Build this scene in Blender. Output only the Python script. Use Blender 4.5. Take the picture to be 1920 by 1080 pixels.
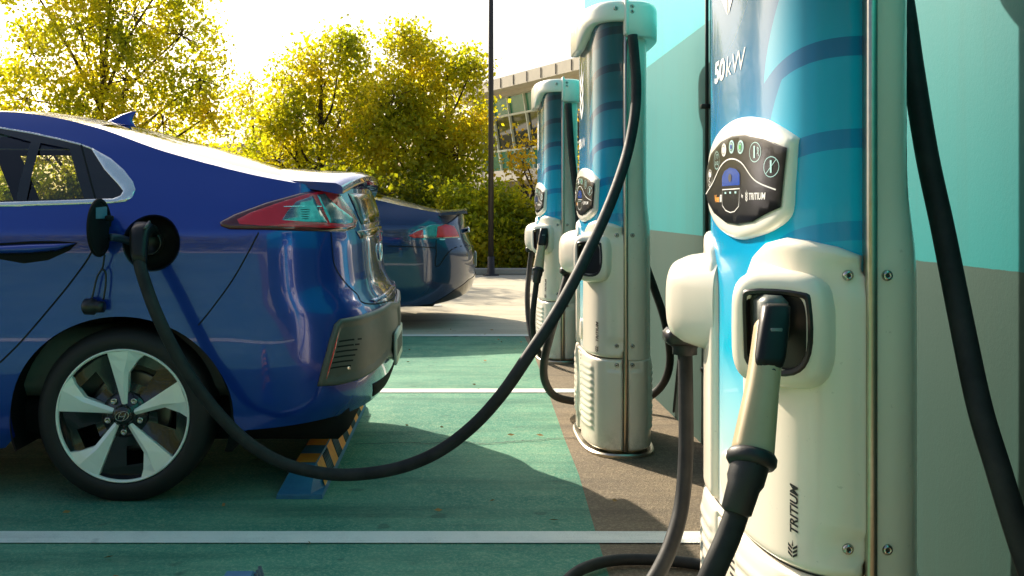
import bpy, math, random
import numpy as np
from mathutils import Vector
from mathutils.geometry import delaunay_2d_cdt
random.seed(7); RNG = np.random.default_rng(7)
R = math.radians
for o in list(bpy.data.objects): bpy.data.objects.remove(o)
S = bpy.context.scene
C = S.collection
# ------------------------------------------------------------------ camera, sky, sun, exposure
F, PX0, PY0, H = 1900.0, 862.0, 390.0, 1.067
cam = bpy.data.cameras.new('camera'); co = bpy.data.objects.new('camera', cam); C.objects.link(co)
co.location = (0, 0, H); co.rotation_euler = (R(90), 0, 0)
cam.sensor_width = 36; cam.lens = F/1920*36
cam.shift_x = (960-PX0)/1920; cam.shift_y = -(540-PY0)/1920
cam.clip_start = .05; cam.clip_end = 3000
S.camera = co
SUN_AZ, SUN_EL = R(-34), R(31)          # azimuth measured from +Y towards +X
w = bpy.data.worlds.new('World'); S.world = w; w.use_nodes = True
nt = w.node_tree; nt.nodes.clear()
sky = nt.nodes.new('ShaderNodeTexSky'); sky.sky_type = 'NISHITA'; sky.sun_disc = False
sky.sun_elevation = SUN_EL; sky.sun_rotation = SUN_AZ; sky.dust_density = 4.0; sky.air_density = 1.0; sky.ozone_density = 1.0
bg = nt.nodes.new('ShaderNodeBackground'); bg.inputs['Strength'].default_value = 0.105
out = nt.nodes.new('ShaderNodeOutputWorld')
nt.links.new(sky.outputs[0], bg.inputs[0]); nt.links.new(bg.outputs[0], out.inputs[0])
sl = bpy.data.lights.new('sun', 'SUN'); so = bpy.data.objects.new('sun', sl); C.objects.link(so)
sl.energy = 5.0; sl.angle = R(0.5); sl.color = (1, .88, .70)
sd = Vector((math.sin(SUN_AZ)*math.cos(SUN_EL), math.cos(SUN_AZ)*math.cos(SUN_EL), math.sin(SUN_EL)))
so.rotation_euler = sd.to_track_quat('Z', 'Y').to_euler(); so.location = sd*50
S.view_settings.view_transform = 'Standard'; S.view_settings.look = 'None'
S.view_settings.exposure = 0.95; S.view_settings.gamma = 1
S.render.engine = 'CYCLES'; S.cycles.use_denoising = True; S.cycles.max_bounces = 8
S.cycles.transparent_max_bounces = 16; S.cycles.caustics_reflective = False; S.cycles.caustics_refractive = False
S.cycles.sample_clamp_indirect = 6
# ------------------------------------------------------------------ helpers
def at(px, py, Y): return ((px-PX0)*Y/F, Y, H-(py-PY0)*Y/F)
def tag(o, label=None, cat=None, group=None, kind=None):
    if label: o['label'] = label
    if cat: o['category'] = cat
    if group: o['group'] = group
    if kind: o['kind'] = kind
    return o
def empty(name, loc, label=None, cat=None, group=None):
    o = bpy.data.objects.new(name, None); C.objects.link(o); o.location = loc; o.empty_display_size = .1
    return tag(o, label, cat, group)
def worldloc(p):
    v = Vector((0, 0, 0))
    while p: v += p.location; p = p.parent
    return v
def mk(name, V, Fc, mat, parent=None, loc=None, smooth=True, uv=None, sharp=None):
    """link one mesh object; V in world space"""
    V = np.asarray(V, float)
    base = worldloc(parent) if parent else Vector(loc if loc is not None else (0, 0, 0))
    me = bpy.data.meshes.new(name); me.from_pydata((V-np.array(base)).tolist(), [], [tuple(int(i) for i in f) for f in Fc])
    me.materials.append(mat)
    if smooth:
        me.polygons.foreach_set('use_smooth', [True]*len(me.polygons))
        if sharp: me.set_sharp_from_angle(angle=R(sharp))
    if uv is not None:
        l = me.uv_layers.new(name='UVMap'); li = np.zeros(len(me.loops), int); me.loops.foreach_get('vertex_index', li)
        l.data.foreach_set('uv', np.asarray(uv)[li].ravel())
    o = bpy.data.objects.new(name, me); C.objects.link(o)
    if parent: o.parent = parent
    else: o.location = base
    return o
class G:
    """collects pieces of one mesh"""
    def __init__(s): s.V = []; s.F = []
    def add(s, V, Fc):
        n = len(s.V); s.V += [tuple(v) for v in V]; s.F += [tuple(i+n for i in f) for f in Fc]; return s
    def mk(s, name, mat, parent=None, **k): return mk(name, s.V, s.F, mat, parent, **k)
def box(x0, x1, y0, y1, z0, z1):
    V = [(x, y, z) for z in (z0, z1) for y in (y0, y1) for x in (x0, x1)]
    return V, [(0, 2, 3, 1), (4, 5, 7, 6), (0, 1, 5, 4), (2, 6, 7, 3), (0, 4, 6, 2), (1, 3, 7, 5)]
def rbox(x0, x1, y0, y1, z0, z1, b=.01):
    """box with chamfered edges"""
    import itertools
    c = np.array([(x0+x1)/2, (y0+y1)/2, (z0+z1)/2]); h = np.array([(x1-x0)/2, (y1-y0)/2, (z1-z0)/2]); b = min(b, *(h*.95))
    V = []; idx = {}
    for sg in itertools.product((-1, 1), repeat=3):
        for ax in range(3):
            d = h.copy()
            for k in range(3):
                if k != ax: d[k] -= b
            idx[(sg, ax)] = len(V); V.append(tuple(c+d*np.array(sg)))
    Fc = []
    for ax in range(3):
        o1, o2 = [(1, 2), (2, 0), (0, 1)][ax]
        for s_ in (-1, 1):
            q = []
            for a, bb in ((-1, -1), (1, -1), (1, 1), (-1, 1)):
                sg = [0, 0, 0]; sg[ax] = s_; sg[o1] = a; sg[o2] = bb; q.append(idx[(tuple(sg), ax)])
            Fc.append(tuple(q if s_ > 0 else q[::-1]))
        for a, bb in ((-1, -1), (1, -1), (1, 1), (-1, 1)):
            sA = [0, 0, 0]; sB = [0, 0, 0]; sA[ax] = -1; sB[ax] = 1
            sA[o1] = sB[o1] = a; sA[o2] = sB[o2] = bb
            q = [idx[(tuple(sA), o1)], idx[(tuple(sB), o1)], idx[(tuple(sB), o2)], idx[(tuple(sA), o2)]]
            Fc.append(tuple(q if a*bb < 0 else q[::-1]))
    for sg in itertools.product((-1, 1), repeat=3):
        q = [idx[(sg, 0)], idx[(sg, 1)], idx[(sg, 2)]]
        Fc.append(tuple(q if sg[0]*sg[1]*sg[2] > 0 else q[::-1]))
    return V, Fc
def catmull(P, n=8):
    P = np.asarray(P, float); Q = np.vstack([2*P[0]-P[1], P, 2*P[-1]-P[-2]]); out = []
    t = np.linspace(0, 1, n, endpoint=False)[:, None]
    for i in range(1, len(Q)-2):
        a, b, c, d = Q[i-1], Q[i], Q[i+1], Q[i+2]
        out.append(.5*((2*b)+(-a+c)*t+(2*a-5*b+4*c-d)*t*t+(-a+3*b-3*c+d)*t**3))
    out.append(Q[-2][None]); return np.vstack(out)
def frames(P, up=None):
    T = np.gradient(P, axis=0); T /= np.linalg.norm(T, axis=1)[:, None]+1e-12
    u = np.array(up if up is not None else (0, 0, 1.)); 
    if abs(T[0]@u) > .95: u = np.array((1., 0, 0))
    N = []; n = u-T[0]*(T[0]@u); n /= np.linalg.norm(n)
    for t in T:
        n = n-t*(t@n); n /= np.linalg.norm(n); N.append(n)
    N = np.array(N); return T, N, np.cross(T, N)
def tube(P, r, n=12, caps=True):
    P = np.asarray(P, float); T, N, B = frames(P); m = len(P); r = np.broadcast_to(np.asarray(r, float), (m,))
    a = np.arange(n)*2*np.pi/n
    V = (P[:, None]+r[:, None, None]*(np.cos(a)[None, :, None]*N[:, None]+np.sin(a)[None, :, None]*B[:, None])).reshape(-1, 3)
    Fc = [(i*n+j, i*n+(j+1) % n, (i+1)*n+(j+1) % n, (i+1)*n+j) for i in range(m-1) for j in range(n)]
    if caps: Fc += [tuple(range(n))[::-1], tuple((m-1)*n+j for j in range(n))]
    return V, Fc
def loft(secs, caps=True, closed=True):
    """secs: list of (n,3) rings"""
    n = len(secs[0]); m = len(secs); V = np.vstack(secs); k = n if closed else n-1
    Fc = [(i*n+j, i*n+(j+1) % n, (i+1)*n+(j+1) % n, (i+1)*n+j) for i in range(m-1) for j in range(k)]
    if caps: Fc += [tuple(range(n))[::-1], tuple((m-1)*n+j for j in range(n))]
    return V, Fc
def rrect(hw, hh, n=2.0, k=32, p=4.5):
    a = np.arange(k)*2*np.pi/k+1e-4; c, s = np.cos(a), np.sin(a)
    return np.stack([hw*np.sign(c)*np.abs(c)**(2/p), hh*np.sign(s)*np.abs(s)**(2/p)], 1)
def lathe(prof, org, axis, n=48, up=(0, 0, 1.)):
    """prof: (axial, radius) list"""
    ax = np.array(axis, float); ax /= np.linalg.norm(ax); u = np.array(up, float)
    if abs(u@ax) > .9: u = np.array((1., 0, 0))
    u = u-ax*(u@ax); u /= np.linalg.norm(u); v = np.cross(ax, u); a = np.arange(n)*2*np.pi/n; o = np.array(org, float)
    secs = [o+ax*d+r*(np.cos(a)[:, None]*u+np.sin(a)[:, None]*v) for d, r in prof]
    return loft(secs, caps=False)
def disc(c, axis, r, n=32, t=.0):
    V, Fc = lathe([(0, 1e-5), (0, r)] if t == 0 else [(0, 1e-5), (0, r*.85), (-t*.3, r), (-t, r)], c, axis, n); return V, Fc
# ---- 2-D polygons
def resample(P, h, closed=True):
    P = np.asarray(P, float); Q = np.vstack([P, P[:1]]) if closed else P; out = []
    for a, b in zip(Q[:-1], Q[1:]):
        k = max(1, int(math.ceil(np.linalg.norm(b-a)/h))); out += [a+(b-a)*i/k for i in range(k)]
    if not closed: out.append(Q[-1])
    return np.array(out)
def pip(P, poly):
    x, y = P[:, 0], P[:, 1]; ins = np.zeros(len(P), bool); n = len(poly)
    for i in range(n):
        x1, y1 = poly[i]; x2, y2 = poly[(i+1) % n]
        if y1 == y2: continue
        c = ((y1 > y) != (y2 > y)) & (x < (x2-x1)*(y-y1)/(y2-y1)+x1); ins ^= c
    return ins
def segdist(P, poly):
    d = np.full(len(P), 1e9); n = len(poly)
    for i in range(n):
        a = np.array(poly[i]); b = np.array(poly[(i+1) % n]); ab = b-a; L = ab@ab+1e-18
        t = np.clip(((P-a)@ab)/L, 0, 1); d = np.minimum(d, np.linalg.norm(P-a-t[:, None]*ab, axis=1))
    return d
def smoothpoly(P, n=5):
    P = np.asarray(P, float); Q = np.vstack([P[-2:], P, P[:2]]); c = catmull(Q, n); return c[2*n:-(2*n)-1+0][:len(P)*n]
def region(outer, holes, mapf, h=.02, rings=(), flip=False, hb=None):
    """triangulate a 2-D region and map it: mapf(P, dist)->(N,3). returns V, F, P2"""
    outer = resample(outer, hb or h); holes = [resample(q, hb or h) for q in holes]
    loops = [outer]+holes
    lo, hi = outer.min(0), outer.max(0)
    gx, gy = np.meshgrid(np.arange(lo[0]+h/2, hi[0], h), np.arange(lo[1]+h/2, hi[1], h*.9)); gx = gx+(np.arange(gx.shape[0]) % 2)[:, None]*h/2
    Gp = np.stack([gx.ravel(), gy.ravel()], 1)
    def inside(P):
        k = pip(P, outer)
        for q in holes: k &= ~pip(P, q)
        return k
    def dist(P):
        d = segdist(P, outer)
        for q in holes: d = np.minimum(d, segdist(P, q))
        return d
    Gp = Gp[inside(Gp)]; dg = dist(Gp)
    rm = max(rings) if rings else 0
    Gp = Gp[dg > max(h*.45, rm+h*.3)]
    ex = []
    for q in loops:
        t = np.roll(q, -1, 0)-np.roll(q, 1, 0); t /= np.linalg.norm(t, axis=1)[:, None]+1e-12; nrm = np.stack([-t[:, 1], t[:, 0]], 1)
        for r in rings:
            for sgn in (1, -1):
                c = q+nrm*r*sgn; c = c[inside(c)]
                if len(c): c = c[dist(c) > r*.93]; ex.append(c)
    pts = [*loops, Gp, *ex]; allp = np.vstack(pts)
    edges = []; k = 0
    for q in loops:
        n = len(q); edges += [(k+i, k+(i+1) % n) for i in range(n)]; k += n
    r = delaunay_2d_cdt([Vector(p) for p in allp], edges, [], 0, 1e-6)
    P = np.array([(v[0], v[1]) for v in r[0]]); T = np.array([f for f in r[2] if len(f) == 3])
    cen = P[T].mean(1); keep = inside(cen); T = T[keep]
    a = P[T]; cr = (a[:, 1, 0]-a[:, 0, 0])*(a[:, 2, 1]-a[:, 0, 1])-(a[:, 1, 1]-a[:, 0, 1])*(a[:, 2, 0]-a[:, 0, 0])
    T = T[np.abs(cr) > 1e-10]; cr = cr[np.abs(cr) > 1e-10]
    neg = (cr < 0) ^ flip; T[neg] = T[neg][:, ::-1]
    d = dist(P); d[d < 1e-6] = 0
    return mapf(P, d), T.tolist(), P
def ribbon(P2, wd, mapf):
    P2 = np.asarray(P2, float); t = np.gradient(P2, axis=0); t /= np.linalg.norm(t, axis=1)[:, None]+1e-12; n = np.stack([-t[:, 1], t[:, 0]], 1)*wd/2
    A = mapf(P2+n, None); B = mapf(P2-n, None); m = len(P2)
    return np.vstack([A, B]), [(i, i+1, m+i+1, m+i) for i in range(m-1)]
def rnd(d, hgt, r): k = np.clip(d/r, 0, 1); return hgt*np.sqrt(np.clip(1-(1-k)**2, 0, 1))
_fontc = {}
def text2d(txt, size=1.0, bold=0.0, shear=0.0):
    cu = bpy.data.curves.new('t', 'FONT'); cu.body = txt; cu.size = size; cu.offset = bold; cu.shear = shear; cu.resolution_u = 3
    o = bpy.data.objects.new('t', cu); C.objects.link(o); bpy.context.view_layer.update()
    me = bpy.data.meshes.new_from_object(o.evaluated_get(bpy.context.evaluated_depsgraph_get()))
    V = np.array([v.co[:2] for v in me.vertices]); Fc = [tuple(p.vertices) for p in me.polygons]
    bpy.data.objects.remove(o); bpy.data.curves.remove(cu); bpy.data.meshes.remove(me)
    V[:, 0] -= V[:, 0].min(); return V, Fc
# ------------------------------------------------------------------ materials
def nodes(name):
    m = bpy.data.materials.new(name); m.use_nodes = True; t = m.node_tree; return m, t, t.nodes['Principled BSDF']
def mix_rgb(t, fac, a, b):
    n = t.nodes.new('ShaderNodeMix'); n.data_type = 'RGBA'
    for k, v in ((0, fac), (6, a), (7, b)):
        if hasattr(v, 'is_output') or isinstance(v, bpy.types.NodeSocket): t.links.new(v, n.inputs[k])
        else: n.inputs[k].default_value = v if k == 0 else (*v, 1)[:4]
    return n.outputs[2]
def mth(t, op, a, b=None, c=None, clamp=False):
    n = t.nodes.new('ShaderNodeMath'); n.operation = op; n.use_clamp = clamp
    for k, v in enumerate((a, b, c)):
        if v is None: continue
        if isinstance(v, bpy.types.NodeSocket): t.links.new(v, n.inputs[k])
        else: n.inputs[k].default_value = v
    return n.outputs[0]
def noise(t, scale, detail=4, rough=.6, coord='Object', vec=None, dist=0):
    n = t.nodes.new('ShaderNodeTexNoise'); n.inputs['Scale'].default_value = scale; n.inputs['Detail'].default_value = detail
    n.inputs['Roughness'].default_value = rough; n.inputs['Distortion'].default_value = dist
    if vec is None:
        tc = t.nodes.new('ShaderNodeTexCoord'); vec = tc.outputs[coord]
    t.links.new(vec, n.inputs['Vector']); return n.outputs['Fac']
def ramp(t, x, stops):
    n = t.nodes.new('ShaderNodeValToRGB'); e = n.color_ramp.elements
    while len(e) < len(stops): e.new(.5)
    for k, (p, c) in enumerate(stops): e[k].position = p; e[k].color = (*c, 1) if len(c) == 3 else c
    t.links.new(x, n.inputs[0]); return n.outputs[0]
def bump(t, b, hgt, strength=.3, dist=.01):
    n = t.nodes.new('ShaderNodeBump'); n.inputs['Strength'].default_value = strength; n.inputs['Distance'].default_value = dist
    t.links.new(hgt, n.inputs['Height']); t.links.new(n.outputs[0], b.inputs['Normal'])
def M(name, c, rough=.5, metal=0, coat=0, c2=None, ns=8, bs=0, bscale=200, bd=.002, spec=.5, rv=0, coatr=.03):
    m, t, b = nodes(name)
    f = noise(t, ns, 5)
    c2 = c2 or tuple(x*.86 for x in c)
    t.links.new(mix_rgb(t, ramp(t, f, [(.3, (0, 0, 0)), (.7, (1, 1, 1))]), c, c2), b.inputs['Base Color'])
    b.inputs['Roughness'].default_value = rough; b.inputs['Metallic'].default_value = metal
    b.inputs['Coat Weight'].default_value = coat; b.inputs['Coat Roughness'].default_value = coatr; b.inputs['Specular IOR Level'].default_value = spec
    if rv:
        g = noise(t, ns*3, 6); t.links.new(mth(t, 'MULTIPLY_ADD', g, rv, rough-rv/2), b.inputs['Roughness'])
    if bs: bump(t, b, noise(t, bscale, 3), bs, bd)
    return m
def ground_mat(name, c, c2, c3, speck=(.5, .5, .45), grain=260):
    m, t, b = nodes(name)
    tc = t.nodes.new('ShaderNodeTexCoord').outputs['Object']
    big = noise(t, 1.1, 6, .65, vec=tc, dist=.6); mid = noise(t, 7, 6, .7, vec=tc); fine = noise(t, grain, 2, .8, vec=tc)
    col = mix_rgb(t, ramp(t, big, [(.35, (0, 0, 0)), (.68, (1, 1, 1))]), c, c2)
    col = mix_rgb(t, mth(t, 'MULTIPLY', ramp(t, mid, [(.52, (0, 0, 0)), (.8, (1, 1, 1))]), .7), col, c3)
    col = mix_rgb(t, ramp(t, fine, [(.48, (0, 0, 0)), (.62, (.5, .5, .5))]), col, speck)
    mp = t.nodes.new('ShaderNodeMapping'); mp.inputs['Scale'].default_value = (.35, 2.2, 1); t.links.new(tc, mp.inputs[0])
    streak = noise(t, 2.0, 5, .7, vec=mp.outputs[0]); col = mix_rgb(t, mth(t, 'MULTIPLY', ramp(t, streak, [(.48, (0, 0, 0)), (.68, (1, 1, 1))]), .6), col, tuple(x*.55 for x in c))
    spots = noise(t, 9, 2, .4, vec=tc); col = mix_rgb(t, mth(t, 'MULTIPLY', ramp(t, spots, [(.68, (0, 0, 0)), (.74, (1, 1, 1))]), .5), col, tuple(x*.35+.01 for x in c))
    t.links.new(col, b.inputs['Base Color']); b.inputs['Roughness'].default_value = .85
    bump(t, b, fine, .9, .006); return m
def sheet(name, poly, z, mat):
    P = [(x, y, z) for x, y in poly]; o = mk(name, P, [tuple(range(len(P)))], mat, smooth=False); return tag(o, kind='structure')
m_conc = ground_mat('concrete', (.46, .41, .29), (.56, .5, .36), (.36, .33, .25), (.66, .6, .45), 90)
m_green = ground_mat('green bay paint', (.008, .165, .11), (.11, .30, .19), (.20, .33, .20), (.28, .42, .27), 110)
m_brown = ground_mat('brown asphalt', (.12, .09, .055), (.185, .138, .08), (.09, .07, .05), (.34, .27, .17), 100)
m_line = ground_mat('white line paint', (.76, .78, .70), (.82, .82, .74), (.50, .56, .48), (.86, .86, .80), 150)
m_soil = ground_mat('soil', (.05, .035, .02), (.08, .06, .03), (.1, .09, .05), (.12, .1, .06), 60)
sheet('ground', [(-900, -400), (900, -400), (900, 1500), (-900, 1500)], 0, m_conc)
def gx(px, Y): return (px-PX0)*Y/F
edge = [(gx(1146, 2.87), 2.87), (gx(1117, 3.32), 3.32), (gx(1085, 4.05), 4.05), (gx(1058, 4.68), 4.68), (gx(1027, 5.88), 5.88), (gx(1003, 7.2), 7.2), (gx(983, 8.41), 8.41)]
sheet('bay_paint', [(-16, -9), (.36, -9)]+edge+[(-16, 8.41)], .004, m_green)
sheet('kerb_strip', [(.36, -2)]+edge+[(.52, 9.4), (1.5, 9.4), (1.5, -2)], .004, m_brown) if False else tag(mk('charger_pavement', [(x, y, .004) for x, y in [(.36, -9), (1.6, -9), (1.6, 8.41)]+edge[::-1]], [tuple(range(len(edge)+3))], m_brown, smooth=False), kind='structure')
for (yc, x1, wd) in ((.66, 1.09, .11), (3.263, 1.09, .115), (5.882, 1.09, .12), (8.44, 1.0, .12), (11.05, -.2, .12)):
    sheet('parking_line', [(-14, yc-wd/2+.01), (x1, yc-wd/2), (x1, yc+wd/2), (-14, yc+wd/2+.01)], .008, m_line)
# fine crack running across the bay
m_dark = M('crack dark', (.02, .022, .018), .9)
cr = [at(px, py, 2027.3/(py-390)) for px, py in ((664, 836), (760, 833), (800, 834), (870, 831), (905, 835), (960, 831), (1010, 828), (1058, 824), (1092, 825))]
P = catmull(np.array(cr), 9); P[:, 1] += RNG.normal(0, .006, len(P)); P[:, 2] = .0085
V, Fc = ribbon(P[:, :2], .007, lambda q, d: np.column_stack([q, np.full(len(q), .0085)])); tag(mk('ground_crack', V, Fc, m_dark, smooth=False), kind='structure')
# fallen leaves and grit
rng = np.random.default_rng(3); n = 46; cx_, cy_ = rng.uniform(-1.6, 1.0, n), rng.uniform(2.2, 9.0, n)**1.0; cx_ = np.where(cx_ > edge[2][0], cx_, cx_)
V = []; Fc = []
for i in range(n):
    a, s_ = rng.uniform(0, 6.3), rng.uniform(.008, .02); d_ = np.array((math.cos(a), math.sin(a))); e_ = np.array((-d_[1], d_[0])); c_ = np.array((cx_[i], cy_[i]))
    for q, z in ((-d_*s_, .012), (e_*s_*.4, .010), (d_*s_, .015), (-e_*s_*.4, .018)): V.append((*(c_+q), z))
    Fc.append((4*i, 4*i+1, 4*i+2, 4*i+3))
tag(mk('fallen_leaves', V, Fc, M('dry leaf', (.25, .13, .04), .8, c2=(.35, .22, .06), ns=30), smooth=False), 'small dry leaves scattered over the bay', 'leaves', kind='stuff')
# planting bed and its low edge
tag(mk('planting_bed', *box(-30, 9, 16.35, 30, 0, .06), m_soil, smooth=False), kind='structure')
tag(mk('bed_kerb', *rbox(-30, 9, 16.2, 16.35, 0, .1, .015), M('kerb concrete', (.42, .38, .3), .85), smooth=False), kind='structure')
tag(mk('far_grass', *box(-80, 80, 75, 76, 0, .02), M('verge', (.08, .1, .03), .9), smooth=False), kind='structure')
# ---- painted wall
def wall_mat():
    m, t, b = nodes('wall paint'); tc = t.nodes.new('ShaderNodeTexCoord').outputs['Object']
    z = t.nodes.new('ShaderNodeSeparateXYZ'); t.links.new(tc, z.inputs[0]); Z = z.outputs[2]; Yv = z.outputs[1]
    wob = mth(t, 'MULTIPLY_ADD', noise(t, 30, 3, vec=tc), .004, -.002); zz = mth(t, 'ADD', Z, wob)
    n1 = noise(t, 2.2, 6, .6, vec=tc)
    teal = mix_rgb(t, n1, (.0, .165, .18), (.0, .20, .21)); aqua = mix_rgb(t, n1, (.015, .36, .40), (.03, .42, .46)); sage = mix_rgb(t, n1, (.016, .050, .042), (.026, .064, .053))
    c = mix_rgb(t, mth(t, 'GREATER_THAN', zz, .942), sage, teal)
    c = mix_rgb(t, mth(t, 'GREATER_THAN', zz, 1.885), c, aqua)
    spk = ramp(t, noise(t, 55, 4, .8, vec=tc), [(.70, (0, 0, 0)), (.76, (1, 1, 1))])
    c = mix_rgb(t, mth(t, 'MULTIPLY', spk, .35), c, (.03, .22, .2))
    mp = t.nodes.new('ShaderNodeMapping'); mp.inputs['Scale'].default_value = (9, 9, .5); t.links.new(tc, mp.inputs[0])
    c = mix_rgb(t, mth(t, 'MULTIPLY', ramp(t, noise(t, 1.5, 5, .7, vec=mp.outputs[0]), [(.5, (0, 0, 0)), (.75, (1, 1, 1))]), .22), c, (.02, .10, .09))
    t.links.new(c, b.inputs['Base Color']); b.inputs['Roughness'].default_value = .6; b.inputs['Specular IOR Level'].default_value = .25
    bump(t, b, noise(t, 90, 5, .75, vec=tc), .16, .003); return m
m_wall = wall_mat()
wt = empty('painted_wall', (1.09, 4, 0), 'long wall painted in bands of sage green and aqua behind the chargers', 'wall')
mk('wall_panel', *box(1.09, 1.34, -3, 4.49, 0, 3.6), m_wall, wt, smooth=False)
mk('wall_panel', *box(1.09, 1.34, 4.502, 8.84, 0, 3.6), m_wall, wt, smooth=False)
mk('coping', *rbox(1.06, 1.37, -3, 8.87, 3.6, 3.68, .01), M('coping', (.5, .5, .45), .7), wt, smooth=False)
m_black = M('black plastic', (.012, .012, .012), .42, ns=40)
cd = empty('wall_conduit', (1.075, 4.5, 0), 'thin black conduit running up the painted wall beside the foreground charger', 'conduit')
mk('pipe', *tube([(1.078, 4.42, .004), (1.078, 4.42, 3.3)], .008, 12), m_black, cd)
for z in (.35, 1.5, 2.6): mk('clip', *rbox(1.052, 1.09, 4.40, 4.44, z, z+.02, .003), m_black, cd)
# ---- far building
m_fas = M('fascia metal', (.50, .46, .36), .6, c2=(.42, .39, .31), ns=1)
m_mul = M('pale mullion', (.55, .6, .48), .5); m_gg = M('green glass', (.02, .17, .09), .25, c2=(.035, .24, .13), ns=.5, spec=.8)
m_dg = M('dark glass', (.012, .02, .014), .06, c2=(.03, .04, .02), ns=.6, spec=.6); m_pale = M('pale render', (.55, .52, .427), .8, ns=1); m_shade = M('recess', (.05, .05, .045), .8)
P0 = np.array((.9, 60.3)); P1 = np.array((13.2, 32.5)); dv = (P1-P0)/np.linalg.norm(P1-P0); L = np.linalg.norm(P1-P0); nv = np.array((-dv[1], dv[0])); nv = nv if nv[0] > 0 else -nv
def fp(a, z, off=0): q = P0+dv*a+nv*((7.4-z)*.17+off); return (q[0], q[1], z)
def fbox(a0, a1, z0, z1, o0, o1, slope=True):
    f = fp if slope else (lambda a, z, off: (*(P0+dv*a+nv*off), z))
    V = [f(a, z, o) for z in (z0, z1) for o in (o0, o1) for a in (a0, a1)]
    return V, box(0, 1, 0, 1, 0, 1)[1]
bl = empty('office_building', (P0[0], P0[1], 0), 'office building with sloping green glass front behind the farthest charging station', 'building')
mk('roof', *fbox(-1.5, L, 7.45, 8.05, -1.3, 9, False), m_fas, bl, smooth=False)
g = G()
for a in np.arange(-1.4, L, 1.5): mk('fascia_joint', *fbox(a, a+.05, 7.5, 8.0, -1.33, -1.3, False), m_shade, bl, smooth=False)
mk('soffit_band', *fbox(-1, L, 7.25, 7.45, -.4, 9, False), m_fas, bl, smooth=False)
for (z0, z1, mm) in ((6.27, 7.25, m_gg), (4.35, 6.2, m_dg), (3.2, 4.28, m_gg)):
    w_ = mk('window', *fbox(.2, L, z0, z1, .05, .1), mm, bl, smooth=False)
g = G()
for a in np.arange(.2, L, 2.0): g.add(*fbox(a, a+.11, 3.2, 7.25, -.08, .08))
g.mk('mullions', m_mul, bl, smooth=False)
g = G()
for z in (6.2, 4.28): g.add(*fbox(.15, L, z, z+.1, -.1, .08))
g.mk('transoms', m_mul, bl, smooth=False)
mk('canopy_beam', *fbox(-1.5, L, 2.6, 3.2, .4, 3, False), m_pale, bl, smooth=False)
mk('wall', *fbox(0, L, 0, 2.6, 2.2, 9, False), m_pale, bl, smooth=False)
g = G()
for a in np.arange(1, L-2, 2.6): g.add(*fbox(a, a+1.7, .3, 2.4, 2.1, 2.25, False))
g.mk('lower_windows', m_dg, bl, smooth=False)
mk('end_wall', *fbox(-1.2, .15, 0, 7.4, .35, 9, False), m_pale, bl, smooth=False)
mk('core', *fbox(.3, L, 2.7, 7.4, 3.0, 9, False), m_shade, bl, smooth=False)
b2 = empty('low_building', (-11, 58, 0), 'pale low building glimpsed through the trees above the boot of the near car', 'building')
mk('wall', *box(-14, -4, 56, 64, 0, 4.2), m_pale, b2, smooth=False); mk('roof', *box(-14.4, -3.6, 55.6, 64.4, 4.2, 4.6), m_fas, b2, smooth=False)
for x in np.arange(-13.3, -5, 1.9): mk('window', *rbox(x, x+1.2, 55.95, 56.1, 1.2, 3.2, .02), m_dg, b2, smooth=False)
# ---- lamp post
m_post = M('dark post', (.03, .024, .018), .45, ns=5)
lp = empty('lamp_post', (gx(920.5, 16.0), 16.0, 0), 'tall thin dark lamp post rising out of the hedge', 'lamp post')
lx = lp.location.x
mk('pole', *tube([(lx, 16., 0), (lx, 16., 3), (lx, 16., 7.5)], [.044, .042, .034], 16), m_post, lp)
mk('base_plate', *lathe([(0, .13), (.02, .13), (.03, .06), (.3, .055), (.31, .01)], (lx, 16., 0), (0, 0, 1), 24), m_post, lp)
mk('lamp_head', *rbox(lx-.09, lx+.09, 15.3, 16.1, 7.5, 7.6, .03), m_post, lp)
# ---- foliage
def leaf_mat(name, cols, tr):
    m = bpy.data.materials.new(name); m.use_nodes = True; t = m.node_tree; t.nodes.clear()
    tc = t.nodes.new('ShaderNodeTexCoord').outputs['Object']
    f = mth(t, 'ADD', mth(t, 'MULTIPLY', noise(t, .9, 3, vec=tc), .6), mth(t, 'MULTIPLY', noise(t, 14, 2, .9, vec=tc), .5))
    c = ramp(t, f, [(.36+.09*i, q) for i, q in enumerate(cols)])
    d = t.nodes.new('ShaderNodeBsdfPrincipled'); d.inputs['Roughness'].default_value = .5; d.inputs['Specular IOR Level'].default_value = .35; t.links.new(c, d.inputs['Base Color'])
    tl = t.nodes.new('ShaderNodeBsdfTranslucent'); hs = t.nodes.new('ShaderNodeMix'); hs.data_type = 'RGBA'; hs.blend_type = 'MULTIPLY'; hs.inputs[0].default_value = 1
    t.links.new(c, hs.inputs[6]); hs.inputs[7].default_value = (*tr, 1); t.links.new(hs.outputs[2], tl.inputs[0])
    mx = t.nodes.new('ShaderNodeMixShader'); mx.inputs[0].default_value = .62; t.links.new(d.outputs[0], mx.inputs[1]); t.links.new(tl.outputs[0], mx.inputs[2])
    o = t.nodes.new('ShaderNodeOutputMaterial'); t.links.new(mx.outputs[0], o.inputs[0]); return m
m_leafY = leaf_mat('yellow green leaves', [(.09, .13, .010), (.19, .25, .015), (.36, .38, .02), (.54, .49, .03), (.52, .40, .02)], (1.85, 1.7, .7))
m_leafG = leaf_mat('olive leaves', [(.03, .05, .006), (.08, .11, .010), (.18, .21, .012), (.36, .31, .015), (.46, .34, .015)], (2.0, 1.8, .7))
m_leafO = leaf_mat('orange leaves', [(.25, .26, .012), (.42, .40, .018), (.60, .48, .02), (.60, .40, .02), (.58, .28, .02)], (1.6, 1.3, .8))
m_bark = M('bark', (.085, .06, .035), .9, c2=(.05, .035, .02), ns=20)
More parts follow.
